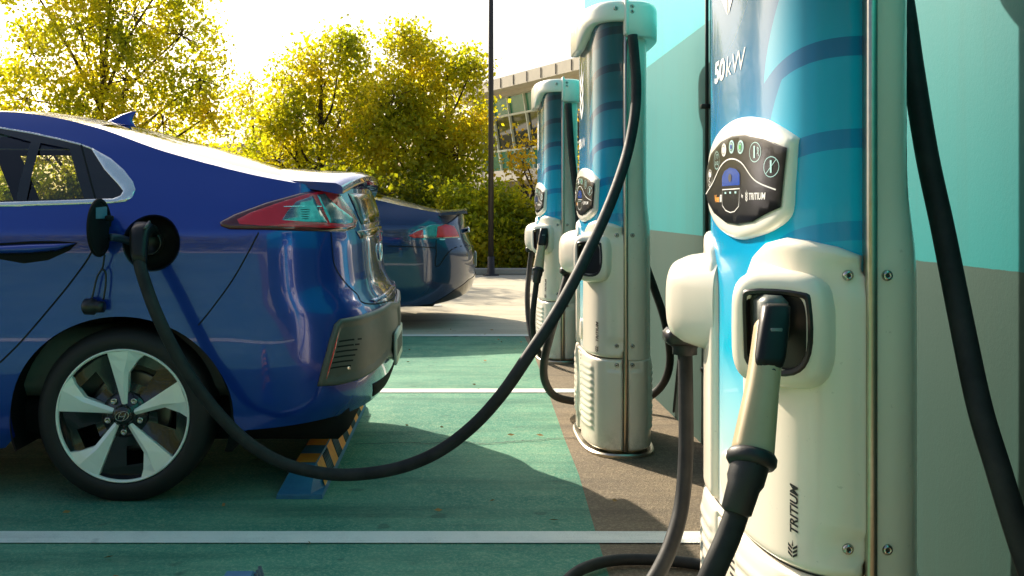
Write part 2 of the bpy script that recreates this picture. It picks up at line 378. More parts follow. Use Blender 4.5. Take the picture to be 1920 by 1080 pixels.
def leaves(cl, per, spread, size, rng):
    n = len(cl)*per; c = np.repeat(cl, per, 0)+rng.normal(0, 1, (n, 3))*spread
    a = rng.normal(0, 1, (n, 3)); a[:, 2] -= .5; a /= np.linalg.norm(a, axis=1)[:, None]
    b = rng.normal(0, 1, (n, 3)); b -= a*(a*b).sum(1)[:, None]; b /= np.linalg.norm(b, axis=1)[:, None]
    s = size*rng.uniform(.6, 1.35, n)[:, None]; wv = s*rng.uniform(.3, .48, n)[:, None]; k = np.cross(a, b)*s*.12
    V = np.stack([c-a*s*.5, c+b*wv+k-a*s*.08, c+a*s*.5, c-b*wv+k-a*s*.08], 1).reshape(-1, 3)
    return V, n
def leafmesh(name, V, n, mat, parent):
    me = bpy.data.meshes.new(name); base = np.array(worldloc(parent)); me.vertices.add(4*n); me.loops.add(4*n); me.polygons.add(n)
    me.vertices.foreach_set('co', (V-base).ravel()); me.loops.foreach_set('vertex_index', np.arange(4*n)); me.polygons.foreach_set('loop_start', np.arange(0, 4*n, 4))
    me.materials.append(mat); me.update(calc_edges=True); me.validate()
    o = bpy.data.objects.new(name, me); C.objects.link(o); o.parent = parent; return o
def tree(name, x, y, blobs, ncl, per, size, mat, seed, label, cat='tree', group=None, trunk=.07, base_h=1.0, spread=.16, shell=.55):
    """blobs: (dx, dy, z, rx, rz) crown masses; limbs run from the trunk to every mass"""
    rng = np.random.default_rng(seed); t = empty(name, (x, y, 0), label, cat, group); g = G()
    B = np.array(blobs, float); top = B[:, 2].max(); cx, cy = B[:, 0].mean(), B[:, 1].mean()
    tp = catmull(np.array([(x, y, 0), (x+.1*cx, y+.1*cy, base_h), (x+.6*cx+rng.normal(0, .08), y+.5*cy, top*.55), (x+cx, y+cy, top*.92)]), 6)
    g.add(*tube(tp, np.linspace(trunk, trunk*.25, len(tp)), 9))
    cl = []
    vol = B[:, 3]**2*B[:, 4]; vol = vol**.8/np.sum(vol**.8)
    for k, (dx, dy, z, rx, rz) in enumerate(B):
        c = np.array((x+dx, y+dy, z)); i = int(np.clip((z-rz)/top*.75, .15, .8)*len(tp)); s0 = tp[i]
        lb = catmull(np.array([s0, s0*.6+c*.4+rng.normal(0, .12, 3)+(0, 0, .1), c]), 5); g.add(*tube(lb, np.linspace(trunk*.42, trunk*.12, len(lb)), 6))
        n = max(6, int(ncl*vol[k])); d = rng.normal(0, 1, (n, 3)); d /= np.linalg.norm(d, axis=1)[:, None]
        r = rng.uniform(shell**3, 1.05, n)**(1/3); q = c+d*r[:, None]*np.array((rx, rx, rz)); cl.append(q)
        for j in range(min(n, 14)):
            m_ = (c+q[j])/2+rng.normal(0, .06, 3); g.add(*tube(catmull(np.array([c, m_, q[j]]), 3), np.linspace(trunk*.12, .005, 7), 4))
    cl = np.vstack(cl)
    # drop clusters to open gaps
    ph = rng.uniform(0, 6, 3); gap = np.sin(cl[:, 0]*3.1+ph[0])*np.sin(cl[:, 2]*3.4+ph[1])*np.sin(cl[:, 1]*2.7+ph[2]+1)
    cl = cl[gap < .17]
    V, n = leaves(cl, per, spread, size, rng)
    leafmesh('crown', V, n, mat, t); g.mk('trunk', m_bark, t); return t
tg = 'trees along the car park edge'
def PB(Y, lst): # crown masses given as px, py, radius px at distance Y
    return Y, [( (px-PX0)*Y/F, dy, H-(py-PY0)*Y/F, rx*Y/F, rz*Y/F) for px, py, rx, rz, dy in lst]
def ptree(name, px, Y, lst, *a, **k):
    x = (px-PX0)*Y/F; _, b = PB(Y, lst); return tree(name, x, Y, [(bx-x, dy, z, rx, rz) for bx, dy, z, rx, rz in b], *a, **k)
ptree('leafy_tree', 165, 21, [(150, 60, 90, 80, 0), (235, 20, 90, 70, .5), (60, 190, 90, 70, -.3), (150, 200, 80, 70, .3), (235, 150, 85, 80, 0), (330, 60, 70, 60, .4), (375, 150, 70, 55, 0), (90, 300, 90, 60, 0), (215, 285, 80, 70, -.3), (300, 230, 60, 60, .2), (390, 210, 50, 45, .3), (30, 90, 60, 60, .8), (180, -90, 120, 80, 0), (320, -50, 90, 60, 0), (40, -60, 100, 70, 0)],
      1700, 24, .092, m_leafY, 11, 'tall sunlit yellow green tree at the left, its top out of the photo', group=tg, trunk=.12, base_h=1.6)
ptree('leafy_tree', 335, 23.5, [(320, 330, 55, 70, 0), (290, 400, 60, 50, 0), (380, 330, 50, 60, .3), (395, 400, 45, 45, 0), (350, 270, 40, 40, 0), (440, 390, 45, 45, .2)],
      420, 20, .09, m_leafY, 12, 'small loose tree beyond the roof fin of the near car', group=tg, trunk=.06)
ptree('leafy_tree', 455, 25, [(455, 200, 40, 45, 0), (480, 260, 45, 50, .2), (440, 300, 40, 45, 0), (500, 330, 45, 40, 0), (470, 160, 20, 25, .1)],
      190, 18, .085, m_leafY, 13, 'thin bare-twigged tree between the two big yellow trees', group=tg, trunk=.06, shell=.2)
ptree('leafy_tree', 590, 21.5, [(545, 150, 50, 55, 0), (630, 110, 60, 50, .2), (560, 220, 60, 50, -.2), (640, 200, 70, 60, .3), (520, 300, 60, 50, 0), (600, 310, 70, 60, 0), (690, 290, 60, 60, .2), (680, 160, 55, 50, .1), (505, 245, 35, 35, 0), (640, 80, 30, 24, 0)],
      860, 24, .09, m_leafY, 14, 'round yellow green tree above the tail spoiler of the near car', group=tg, trunk=.09, base_h=1.2)
ptree('leafy_tree', 790, 20.5, [(770, 110, 55, 45, 0), (840, 140, 60, 50, .2), (740, 190, 60, 50, -.2), (820, 220, 75, 60, .3), (885, 130, 30, 25, 0), (760, 280, 70, 55, 0), (860, 290, 60, 55, 0), (890, 220, 35, 40, .2), (790, 350, 90, 50, .1), (755, 75, 30, 22, 0), (700, 240, 45, 50, 0)],
      1150, 24, .09, m_leafY, 15, 'dense bright yellow tree just left of the lamp post', group=tg, trunk=.1, base_h=1.1)
ptree('leafy_tree', 985, 19.0, [(960, 290, 30, 25, 0), (1000, 265, 35, 25, .1), (985, 320, 40, 25, 0), (1045, 285, 30, 40, 0), (1035, 345, 40, 35, .2), (1085, 240, 25, 60, .3), (1095, 330, 30, 50, 0)],
      75, 15, .08, m_leafO, 16, 'sparse orange and yellow tree in front of the glass office building', group=tg, trunk=.05, shell=.2, spread=.13)
hg = 'bushes of the hedge behind the cars'
for i, (px, Y, top, rx, mt, lb) in enumerate(((505, 18.2, 330, 60, m_leafY, 'yellow green bush of the hedge above the near car bumper, leftmost seen'), (600, 18.4, 315, 70, m_leafG, 'olive bush of the hedge right above the tail spoiler of the near car'),
        (700, 17.6, 320, 70, m_leafG, 'dark olive bush of the hedge above the roof of the far car'), (790, 17.8, 345, 70, m_leafG, 'broad dark bush of the hedge above the boot of the far car'),
        (865, 17.4, 345, 60, m_leafY, 'yellow bush of the hedge left of the lamp post foot'), (935, 17.6, 350, 55, m_leafY, 'yellow bush of the hedge around the lamp post'), (985, 17.3, 400, 45, m_leafG, 'darker low bush of the hedge left of the far charger'),
        (1050, 17.5, 370, 55, m_leafY, 'bush of the hedge half hidden behind the far charger'), (1130, 17.8, 360, 60, m_leafY, 'bush of the hedge beyond the wall end'),
        (400, 18.3, 340, 70, m_leafG, 'olive bush of the hedge behind the rear window of the near car'), (290, 18.4, 340, 70, m_leafY, 'bush of the hedge seen through the rear side window'), (170, 18.2, 330, 75, m_leafG, 'bush of the hedge seen through the small door window'), (50, 18.3, 320, 75, m_leafY, 'bush of the hedge at the left edge behind the car'))):
    h = 500-top; lst = [(px+dx, top+h*fz, rx*s, h*.24, dy) for dx, fz, s, dy in ((-rx*.35, .30, .6, 0), (rx*.35, .26, .6, .1), (0, .55, .9, -.2), (-rx*.45, .8, .65, -.4), (rx*.45, .8, .65, -.35))]
    ptree('hedge_bush', px, Y, lst, 420, 22, .085, mt, 30+i, lb, 'bush', hg, trunk=.04, base_h=.3, spread=.13, shell=.3)
rng = np.random.default_rng(9); cl = []  # unseen trees added behind the camera to darken reflections and cut sky fill
for x in np.arange(-34, 30, 1.5):
    hh = 7.5+1.5*math.sin(x*.31)+rng.normal(0, .6); k = 40
    cl.append(np.column_stack([x+rng.normal(0, 1.1, k), -15+rng.normal(0, 1.2, k), rng.uniform(0, hh, k)]))
V, n = leaves(np.vstack(cl), 7, .55, .55, rng); wd = empty('added_tree_belt', (0, -15, 0))
o = leafmesh('added_tree_belt', V, n, m_leafG, wd); o.parent = None; o.location = (0, -15, 0); bpy.data.objects.remove(wd); tag(o, 'dark belt of trees added out of view behind the camera to darken reflections', 'woodland', kind='stuff')
# woodland line closing the horizon
rng = np.random.default_rng(5); cl = []
for x in np.arange(-70, 60, 1.6): 
    hh = 3.0+1.4*math.sin(x*.23)+rng.normal(0, .5); k = 26
    cl.append(np.column_stack([x+rng.normal(0, 1.2, k), 78+rng.normal(0, 1.6, k), rng.uniform(0, hh, k)]))
V, n = leaves(np.vstack(cl), 7, .6, .55, rng); wd = empty('far_woodland', (0, 78, 0))
o = leafmesh('far_woodland', V, n, m_leafG, wd); o.parent = None; o.location = (0, 78, 0); bpy.data.objects.remove(wd); o.name = 'far_woodland'; tag(o, 'belt of distant trees along the horizon', 'woodland', kind='stuff')
# ------------------------------------------------------------------ chargers
CA, CB, CN = .138, .355, 3.1
def _half(n=1500):
    a = np.linspace(0, np.pi, n)                      # 0 = near strip (0,-b), pi = far strip (0,+b), nose at -a
    y = -CB*np.sign(np.cos(a))*np.abs(np.cos(a))**(2/CN); x = -CA*np.abs(np.sin(a))**(2/CN)
    x *= 1-.0*y; s = np.concatenate([[0], np.cumsum(np.hypot(np.diff(x), np.diff(y)))])
    q = np.linspace(0, s[-1], 900); x = np.interp(q, s, x); y = np.interp(q, s, y)
    k = np.ones(25)/25; pad = lambda v: np.pad(v, 12, mode='reflect', reflect_type='odd')
    x, y = np.convolve(pad(x), k, 'valid'), np.convolve(pad(y), k, 'valid')
    tx, ty = np.gradient(x, q), np.gradient(y, q); l = np.hypot(tx, ty)
    return q, x, y, -ty/l, tx/l                      # outward normal of the front half
HS, HX, HY, HNX, HNY = _half(); CS = HS[-1]
def cpt(P, o=0., back=False):
    s, z = P[:, 0], P[:, 1]; x = np.interp(s, HS, HX); y = np.interp(s, HS, HY); nx = np.interp(s, HS, HNX); ny = np.interp(s, HS, HNY)
    x = x+nx*o; y = y+ny*o; x = -x if back else x
    return np.column_stack([x*(.94 if back else 1), y, z])
def s_of(yo): return float(np.interp(yo, HY, HS))
def vinyl_mat():
    m, t, b = nodes('blue vinyl wrap'); uv = t.nodes.new('ShaderNodeUVMap').outputs[0]
    sp = t.nodes.new('ShaderNodeSeparateXYZ'); t.links.new(uv, sp.inputs[0]); s, z = sp.outputs[0], sp.outputs[1]
    d = mth(t, 'MINIMUM', s, mth(t, 'SUBTRACT', CS, s))
    # leaf shapes: repeat every .16 m, lighter than the ground colour, tips pointing down to the front
    zz = mth(t, 'ADD', z, mth(t, 'MULTIPLY', mth(t, 'POWER', mth(t, 'DIVIDE', d, .22), 2.2), .055))
    hh = mth(t, 'FRACT', mth(t, 'DIVIDE', mth(t, 'SUBTRACT', zz, 1.365-.16*8), .16))
    lim = mth(t, 'SUBTRACT', .235, mth(t, 'MULTIPLY', mth(t, 'POWER', hh, 1.7), .10))
    leaf = mth(t, 'MULTIPLY', mth(t, 'LESS_THAN', d, lim), mth(t, 'LESS_THAN', hh, .79))
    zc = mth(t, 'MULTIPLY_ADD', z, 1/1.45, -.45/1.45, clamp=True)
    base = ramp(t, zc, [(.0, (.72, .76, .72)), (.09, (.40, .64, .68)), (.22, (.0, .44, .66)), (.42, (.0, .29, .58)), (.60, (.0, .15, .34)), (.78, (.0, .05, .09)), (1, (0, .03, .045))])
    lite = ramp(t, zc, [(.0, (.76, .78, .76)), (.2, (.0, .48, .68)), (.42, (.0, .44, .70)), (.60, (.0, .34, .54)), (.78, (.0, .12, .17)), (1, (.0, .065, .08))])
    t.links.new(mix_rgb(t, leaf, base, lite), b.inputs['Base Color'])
    b.inputs['Roughness'].default_value = .22; b.inputs['Coat Weight'].default_value = .35; b.inputs['Specular IOR Level'].default_value = .25; b.inputs['Coat Roughness'].default_value = .03; return m
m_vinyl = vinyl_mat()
m_white = M('white gloss shell', (.88, .79, .66), .30, coat=.5, c2=(.84, .75, .62), ns=3, coatr=.08, rv=.06)
m_white2 = M('white cap', (.88, .84, .75), .28, coat=.5, c2=(.84, .80, .71), ns=4, coatr=.06)
m_steel = M('brushed steel', (.55, .5, .4), .32, 1, ns=60, rv=.1); m_bolt = M('bolt steel', (.5, .47, .42), .22, 1)
m_gap0 = M('dark joint', (.02, .02, .018), .8); m_bord = M('dark bolt socket', (.02, .02, .02), .5); m_scr = M('glossy black screen', (.006, .006, .006), .28, spec=.25)
m_ink = M('white print', (.8, .8, .78), .5); m_inkb = M('black print', (.01, .01, .01), .5); m_inko = M('orange print', (.8, .3, .01), .5)
m_blu = M('blue screen', (.01, .06, .35), .15); m_slot = M('slot black', (.006, .006, .006), .7); m_rubber = M('rubber', (.014, .014, .015), .5, ns=30, rv=.15, bs=.15, bscale=300)
m_pod = M('holster black', (.015, .013, .012), .35); m_gasket = M('grey insert', (.16, .17, .15), .35)
m_hose = M('cable sheath', (.012, .013, .014), .62, spec=.25, c2=(.030, .031, .030), ns=14, rv=.2, bs=.1, bscale=120)
m_gun = M('beige plug shell', (.50, .38, .22), .36, coat=.2, c2=(.43, .32, .18), ns=12); m_gunb = M('plug black head', (.010, .010, .010), .38, spec=.3)
m_but1 = M('cyan button', (.45, .75, .75), .3)
def grime(m):
    t = m.node_tree; b = t.nodes['Principled BSDF']; src = b.inputs['Base Color'].links[0].from_socket; tc = t.nodes.new('ShaderNodeTexCoord').outputs['Object']
    z = t.nodes.new('ShaderNodeSeparateXYZ'); t.links.new(tc, z.inputs[0])
    low = mth(t, 'MULTIPLY_ADD', z.outputs[2], -6, .9, clamp=True); n = ramp(t, noise(t, 14, 6, .75, vec=tc), [(.42, (0, 0, 0)), (.62, (1, 1, 1))])
    sp = ramp(t, noise(t, 70, 3, .6, vec=tc), [(.69, (0, 0, 0)), (.73, (1, 1, 1))])
    f = mth(t, 'MAXIMUM', mth(t, 'MULTIPLY', low, n), mth(t, 'MULTIPLY', sp, .35)); t.links.new(mix_rgb(t, mth(t, 'MULTIPLY', f, .6), src, (.22, .17, .11)), b.inputs['Base Color'])
grime(m_white)
def build_charger(cx, cy, label):
    O = np.array((cx, cy, 0.)); t = empty('charging_station', (cx, cy, 0), label, 'charging station', 'charging stations in a row along the wall')
    sh = lambda V: np.asarray(V)+O
    def reg(name, mat, poly, holes, off, parent=t, h=.02, rings=(), back=False, uv=False, hb=None, prof=None):
        pf = prof or (lambda P, d: off)
        V, Fc, P2 = region(poly, holes, lambda P, d: sh(cpt(P, pf(P, d), back)), h, rings, flip=not back, hb=hb)
        return mk(name, V, Fc, mat, parent, uv=P2 if uv else None)
    rect = lambda s0, s1, z0, z1: [(s0, z0), (s1, z0), (s1, z1), (s0, z1)]
    g8 = .0085
    # front cover, back cover
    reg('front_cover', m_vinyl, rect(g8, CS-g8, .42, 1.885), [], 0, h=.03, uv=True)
    bk = reg('back_cover', m_white, rect(g8, CS-g8, .42, 1.885), [], 0, h=.03, back=True,
        prof=lambda P, d: -.004+.018*(1/(1+np.exp(-(1.02+P[:, 0]*-.6+.25*np.sin(P[:, 0]*3)-P[:, 1])*30))))
    # steel joint strip round both sides and over the cap
    for sg in (-1, 1):
        st = rbox(cx-.0085, cx+.0085, cy+sg*(CB+.008)-.018, cy+sg*(CB+.008)+.018, .03, 1.80, .003); mk('joint_strip', *st, m_steel, t)
    # side shells (arched top) with rounded edges
    e = s_of(-.118); top = [(e+.0, .427), (e+.0, .80), (e-.004, .90), (e-.02, .945), (e-.05, .978), (e-.10, 1.003), (.15, 1.014), (.10, 1.010), (.05, 1.0), (g8, .984), (g8, .427)]
    top = [tuple(p) for p in top]
    pr = lambda P, d: rnd(d, .017, .016)-.0005
    def shell_prof(P, d):
        s = np.minimum(P[:, 0], CS-P[:, 0]); dd = np.where((s < .05) & (P[:, 1] > .46) & (P[:, 1] < .96), np.maximum(d, .016*np.clip(1-(s-g8)/.04, 0, 1)), d)
        o = rnd(dd, .017, .016)-.0005
        # shallow recess round each bolt
        for zb in (.951, .48):
            rr = np.maximum(np.abs(s-.035)/.030, np.abs(P[:, 1]-zb)/.022); o = o-.006*np.clip(1.35-rr, 0, .35)/.35*(s < .08)
        return o
    for sg in (0, 1):
        poly = top if sg == 0 else [(CS-a, b) for a, b in top][::-1]
        sd_ = reg('side_shell', m_white, poly[::1], [], 0, h=.017, rings=(.0015, .005, .010, .016), prof=shell_prof, hb=.012)
    # lower skirt with ribs
    def skirt(P, d):
        s = np.minimum(P[:, 0], CS-P[:, 0]); tri = np.abs(((P[:, 1]-.06)/.0285) % 1-.5)*2
        rib = np.clip((s-.14)/.02, 0, 1)*np.clip((.345-s)/.02, 0, 1)*np.clip((.405-P[:, 1])/.02, 0, 1)*np.clip((P[:, 1]-.10)/.02, 0, 1)
        mid = np.clip((s-.35)/.015, 0, 1); o = rnd(d, .017, .012)+rib*.008*np.sqrt(tri)-.012*mid*(P[:, 1] < .41)
        rr = np.maximum(np.abs(s-.035)/.030, np.abs(P[:, 1]-.398)/.022); return o-.006*np.clip(1.35-rr, 0, .35)/.35
    skp = rect(g8, CS-g8, .03, .422)
    reg('front_skirt', m_white, skp, [], 0, h=.0072, rings=(.002, .006, .012), prof=skirt)
    reg('back_skirt', m_white, skp, [], 0, h=.0072, rings=(.002, .006, .012), prof=skirt, back=True)
    for bk_ in (False, True):
        V, Fc = ribbon([(s, .4245) for s in np.linspace(g8, CS-g8, 60)], .0035, lambda q, d: sh(cpt(q, .0035, bk_))); mk('panel_gap', V, Fc, m_gap0, t, smooth=False)
    ec = s_of(-.06)
    reg('centre_panel', m_white, rect(s_of(-.118)+.012, CS-s_of(-.118)-.012, .12, .405), [], 0, h=.02, rings=(.002, .005), prof=lambda P, d: .008+rnd(d, .004, .005))
    for sgn, lm in ((0, None),):
        for k in range(19):
            z = .395-k*.0148*1.0; V, Fc = ribbon([(ec-.0+.0, z), (ec+.028, z)], .006, lambda q, d: sh(cpt(q, .0135))); mk('vent_slot', V, Fc, m_slot, t, smooth=False)
    # base plate
    ring = np.linspace(0, CS, 40)
    def full(o, z, zb=None):
        f = cpt(np.column_stack([ring, np.full(40, z)]), o); b = cpt(np.column_stack([ring[::-1], np.full(40, z)]), o, True); return sh(np.vstack([f, b]))
    mk('base_plate', *loft([full(.03, .004), full(.03, .016), full(.024, .022), full(-.05, .022)]), m_steel, t, sharp=40)
    mk('core', *loft([full(-.012, .02), full(-.012, 1.9)]), m_white, t)
    # cap: front half lower at the nose, back half square
    def capring(o, zt, zmode):
        s = ring; d = np.minimum(s, CS-s)
        k = np.clip((d-.13)/.20, 0, 1); k = k*k*(3-2*k); of = o+.012*k
        zf = (1.862-.085*k) if zmode else np.full(40, zt); zb = np.full(40, 1.793) if zmode else np.full(40, zt); ob = o+.012*np.clip(d/.1, 0, 1)
        f = cpt(np.column_stack([s, zf]), of); b = cpt(np.column_stack([s[::-1], zb]), ob[::-1], True); return sh(np.vstack([f, b]))
    # shift the back lip down in a separate section so front and back meet at the strip
    secs = [capring(-.004, 0, 1), capring(.026, 0, 1), capring(.032, 0, 1)]
    secs[2][:, 2] += .006
    prof = [(.034, 1.885), (.034, 1.915), (.031, 1.930), (.024, 1.941), (.010, 1.949), (-.03, 1.955), (-.09, 1.958)]
    secs += [capring(o, z, 0) for o, z in prof]
    cp = mk('cap', *loft(secs), m_white2, t, sharp=50)
    mk('cap_strip', *rbox(cx-.0085, cx+.0085, cy-CB-.042, cy+CB+.042, 1.80, 1.962, .006), m_white2, t)
    g = G()
    for k in range(7):
        V, Fc = ribbon([(CS/2-.15+k*.05, 1.79), (CS/2-.15+k*.05+.0, 1.84)], .006, lambda q, d: sh(cpt(q, .052))); 
    # bolts (head and socket)
    def bolt(x, z, off, r=.0085):
        s = abs(x); p = cpt(np.array([[s, z]]), off, x > 0)[0]+O
        b = mk('bolt', *lathe([(-.004, r*1.15), (.0015, r*1.12), (.003, r), (.0055, r*.8), (.006, r*.42), (.004, r*.40), (.004, 1e-4)], p, (0, -1, 0), 24), m_bolt, t)
        mk('socket', *lathe([(.0045, r*.38), (.0046, 1e-4)], p, (0, -1, 0), 6), m_bord, b)
    for x, z in ((-.035, .951), (-.035, .48), (.030, .951), (.030, .48), (-.035, .398), (.030, .398)): bolt(x, z, .011 if x < 0 else .013)
    bolt(-.038, 1.913, .033, .009); bolt(.024, 1.920, .033, .009); bolt(.024, 1.898, .033, .009)
    # display
    s1, s2 = .122, CS-.255; sm = (s1+s2)/2; w2 = (s2-s1)/2
    U = lambda a, z: (sm-a*w2, z)                    # a: -1 far, +1 near
    outl = smoothpoly([U(1, 1.18), U(.985, 1.195), U(.7, 1.226), U(.35, 1.243), U(0, 1.249), U(-.35, 1.243), U(-.7, 1.222), U(-.95, 1.18), U(-1.0, 1.12), U(-.97, 1.07), U(-.7, 1.030), U(-.35, 1.010), U(0, 1.003), U(.35, 1.010), U(.7, 1.025), U(.93, 1.052), U(.97, 1.10)], 4)
    def dome(P, d): return rnd(d, .017, .016)+np.clip(d-.016, 0, .02)*.15*(P[:, 1] > 1.13)-.001
    dp = reg('display_panel', m_white2, outl, [], 0, h=.012, rings=(.0015, .005, .010, .017), prof=dome, hb=.01)
    scr = [U(.965, 1.174), U(.7, 1.196), U(.35, 1.209), U(0, 1.212), U(-.35, 1.206), U(-.7, 1.186), U(-.92, 1.150), U(-.90, 1.085), U(-.6, 1.056), U(-.2, 1.037), U(.15, 1.034), U(.5, 1.041), U(.90, 1.068)]
    off = .0190
    sc_ = reg('screen', m_scr, scr, [], 0, parent=dp, h=.015, rings=(.002,), prof=lambda P, d: off-.0+rnd(d, .0012, .002), hb=.01)
    def ink(name, mat, pts, wd, closed=False, par=sc_, o=off+.0022):
        if closed: pts = list(pts)+[pts[0], pts[1]]
        V, Fc = ribbon(pts, wd, lambda q, d: sh(cpt(q, o))); return mk(name, V, Fc, mat, par, smooth=False)
    def fillp(name, mat, poly, o=off+.0022, par=sc_): 
        V, Fc, _ = region(poly, [], lambda P, d: sh(cpt(P, o)), .012, flip=True); return mk(name, V, Fc, mat, par, smooth=False)
    ell = lambda a, z, ra, rz, n=20: [U(a+ra*math.cos(q*2*math.pi/n), z+rz*math.sin(q*2*math.pi/n)) for q in range(n)]
    ink('screen_line', m_ink, catmull(np.array([U(-.9, 1.098), U(-.62, 1.120), U(-.32, 1.155), U(-.02, 1.166), U(.28, 1.155), U(.55, 1.120), U(.86, 1.100)]), 6), .0026)
    for a, z, c in ((-.22, 1.187, m_ink), (.02, 1.190, m_but1), (.26, 1.186, m_but1)):
        b_ = fillp('button', c, ell(a, z, .075, .0135)); ink('button_ring', m_inkb, ell(a, z, .045, .0085), .0018, True, b_, off+.003)
    fillp('button_symbol', m_blu, ell(.02, 1.190, .028, .005), off+.0035); fillp('button_symbol', M('green mark', (.03, .4, .05), .4), ell(.26, 1.186, .028, .005), off+.0035)
    for a, z, r_ in ((-.72, 1.132, .09), (-.46, 1.168, .09), (.56, 1.172, .10), (.80, 1.142, .095)):
        ink('symbol_ring', m_ink if a < -.6 else m_but1, ell(a, z, r_, .0185), .0014, True)
    fillp('symbol_car', m_ink, [U(-.77, 1.142), U(-.74, 1.147), U(-.70, 1.146), U(-.67, 1.139), U(-.68, 1.134), U(-.76, 1.134)]); ink('symbol_cord', m_ink, catmull(np.array([U(-.72, 1.132), U(-.76, 1.127), U(-.70, 1.122), U(-.74, 1.117)]), 4), .002)
    for a in (-.49, -.43): ink('symbol_wheel', m_but1, ell(a, 1.162, .018, .0035, 10), .0012, True)
    ink('symbol_cord', m_but1, catmull(np.array([U(-.50, 1.170), U(-.46, 1.180), U(-.42, 1.178), U(-.44, 1.170)]), 4), .0012)
    for a, z in ((.55, 1.172), (.80, 1.142)): ink('symbol_plug', m_but1, [U(a, z+.012), U(a, z-.011)], .006 if a < .6 else .005)
    ink('symbol_hand', m_but1, catmull(np.array([U(.60, 1.168), U(.63, 1.176), U(.60, 1.180), U(.63, 1.164)]), 3), .0014); ink('symbol_bar', m_but1, [U(.735, 1.130), U(.865, 1.155)], .0014)
    fillp('status_window', m_blu, [U(-.28, 1.112), U(-.28, 1.132), U(-.2, 1.143), U(-.03, 1.149), U(.15, 1.144), U(.24, 1.134), U(.24, 1.112)])
    fillp('status_symbol', m_inkb, ell(-.02, 1.128, .05, .008), off+.003)
    ink('card_reader', m_ink, [U(-.27, 1.105), U(.24, 1.105), U(.215, 1.070), U(.10, 1.060), U(-.02, 1.058), U(-.16, 1.062), U(-.27, 1.072)], .0018, True)
    for a in (-.17, -.02, .13): ink('card_symbol', m_but1, [U(a-.025, 1.098), U(a+.025, 1.098)], .004)
    def wr(txt, name, mat, size, f, par, bold=0, shear=0, sx=1.0, o=0):
        V2, Fc = text2d(txt, size, bold, shear); V2[:, 0] *= sx; return mk(name, sh(cpt(np.array([f(a, b) for a, b in V2]), o)), [q[::-1] for q in Fc], mat, par, smooth=False)
    sL = lambda a0, z0: (lambda a, b: (sm-a0*w2-a, z0+b))
    wr('Vee', 'lettering', m_inko, .021, sL(-.53, 1.080), sc_, .0006, .15, 1.15, off+.0024); wr('fil', 'lettering', m_ink, .021, sL(-.355, 1.080), sc_, .0006, .15, 1.1, off+.0024)
    wr('by', 'lettering', m_ink, .009, sL(.285, 1.088), sc_, .0002, 0, 1.2, off+.0024); wr('TRITIUM', 'lettering', m_ink, .018, sL(.45, 1.083), sc_, .0004, .2, 1.0, off+.0024)
    def feather(f, name, mat, par, k, o):
        # emblem: two rows of slanted strokes rising from a point
        gg = G()
        for i in range(3):
            y0 = i*.30
            for sx in (-1, 1):
                q = [(sx*.02, y0), (sx*.02, y0+.16), (sx*.30, y0+.46), (sx*.30, y0+.24)]
                gg.add(sh(cpt(np.array([f(a*k, b*k) for a, b in q]), o)), [(0, 1, 2, 3)])
        gg.add(sh(cpt(np.array([f(a*k, b*k) for a, b in [(-.05, .92), (.0, 1.35), (.05, .92), (0, .84)]]), o)), [(0, 1, 2, 3)])
        return gg.mk(name, mat, par, smooth=False)
    feather(sL(.40, 1.079), 'emblem', m_ink, sc_, .018, off+.0024)
    # lettering and emblem on the vinyl: 50kW and the tall leaf mark
    s0 = CS/2+.155
    wr('50', 'power_lettering', m_ink, .062, lambda a, b: (s0-a, 1.345+b), t, .0022, .12, 1.55, .0012)
    wr('kW', 'power_lettering', m_ink, .062, lambda a, b: (s0-.112-a, 1.345+b), t, -.0006, .12, 1.5, .0012)
    feather(lambda a, b: (CS/2+.03-a, 1.475+b), 'leaf_emblem', m_ink, t, .21, .0012)
    # maker's name up the near shell
    ss = .118
    wr('TRITIUM', 'name_lettering', m_inkb, .024, lambda a, b: (ss+b*.9-.008, .492+a), t, .0007, .25, .95, .0176)
    feather(lambda a, b: (ss+.002-a*1.2, .448+b*.9), 'name_emblem', m_inkb, t, .026, .0176)
    # round seal on the front column
    ring2 = [(CS/2+.035+.04*math.cos(q*math.pi/12), .505+.05*math.sin(q*math.pi/12)) for q in range(24)]
    reg('round_cover', m_white, ring2, [], 0, rings=(.001, .003, .006), h=.01, prof=lambda P, d: rnd(d, .008, .006))
    # plug holsters
    for sg in (-1, 1):
        n = np.array((-.66, .751*sg, 0)); tv = np.array((-n[1], n[0], 0))*1.0; up = np.array((0, 0, 1.)); c = np.array((-.147, .322*sg, .852))+O
        def sec(hw, hh, dep, k=40, p=4.0, dz=0):
            q = rrect(hw, hh, k=k, p=p); return c+n*dep+q[:, :1]*tv+(q[:, 1:]+dz)*up
        rings_ = [sec(.135, .125, -.15, p=3), sec(.112, .115, -.07, p=3.2), sec(.097, .106, -.035, p=3.5), sec(.091, .101, -.012), sec(.083, .094, .0), sec(.072, .084, .006), sec(.064, .075, .0075), sec(.057, .068, .0068), sec(.056, .067, -.05)]
        if sg > 0: rings_ = [sec(.135, .125, -.15, p=3), sec(.118, .112, -.06, p=3), sec(.105, .106, -.02, p=3), sec(.088, .095, .012, p=3), sec(.06, .075, .028, p=3), sec(.02, .02, .034)]
        V, Fc = loft(rings_, caps=False); Fc = Fc if sg < 0 else [f[::-1] for f in Fc]
        ho = mk('plug_holster', V, Fc, m_white, t)
        if sg > 0:
            mk('holster_socket', *rbox(c[0]-.06, c[0]+.045, c[1]-.005, c[1]+.07, .735, .775, .01), m_pod, ho); continue
        hexa = np.array([(-.052, .040), (-.040, .060), (.040, .060), (.056, .042), (.056, -.030), (.030, -.064), (-.030, -.064), (-.052, -.035)]); hexa = smoothpoly(hexa, 4)
        hexa = hexa[::-1] if False else hexa
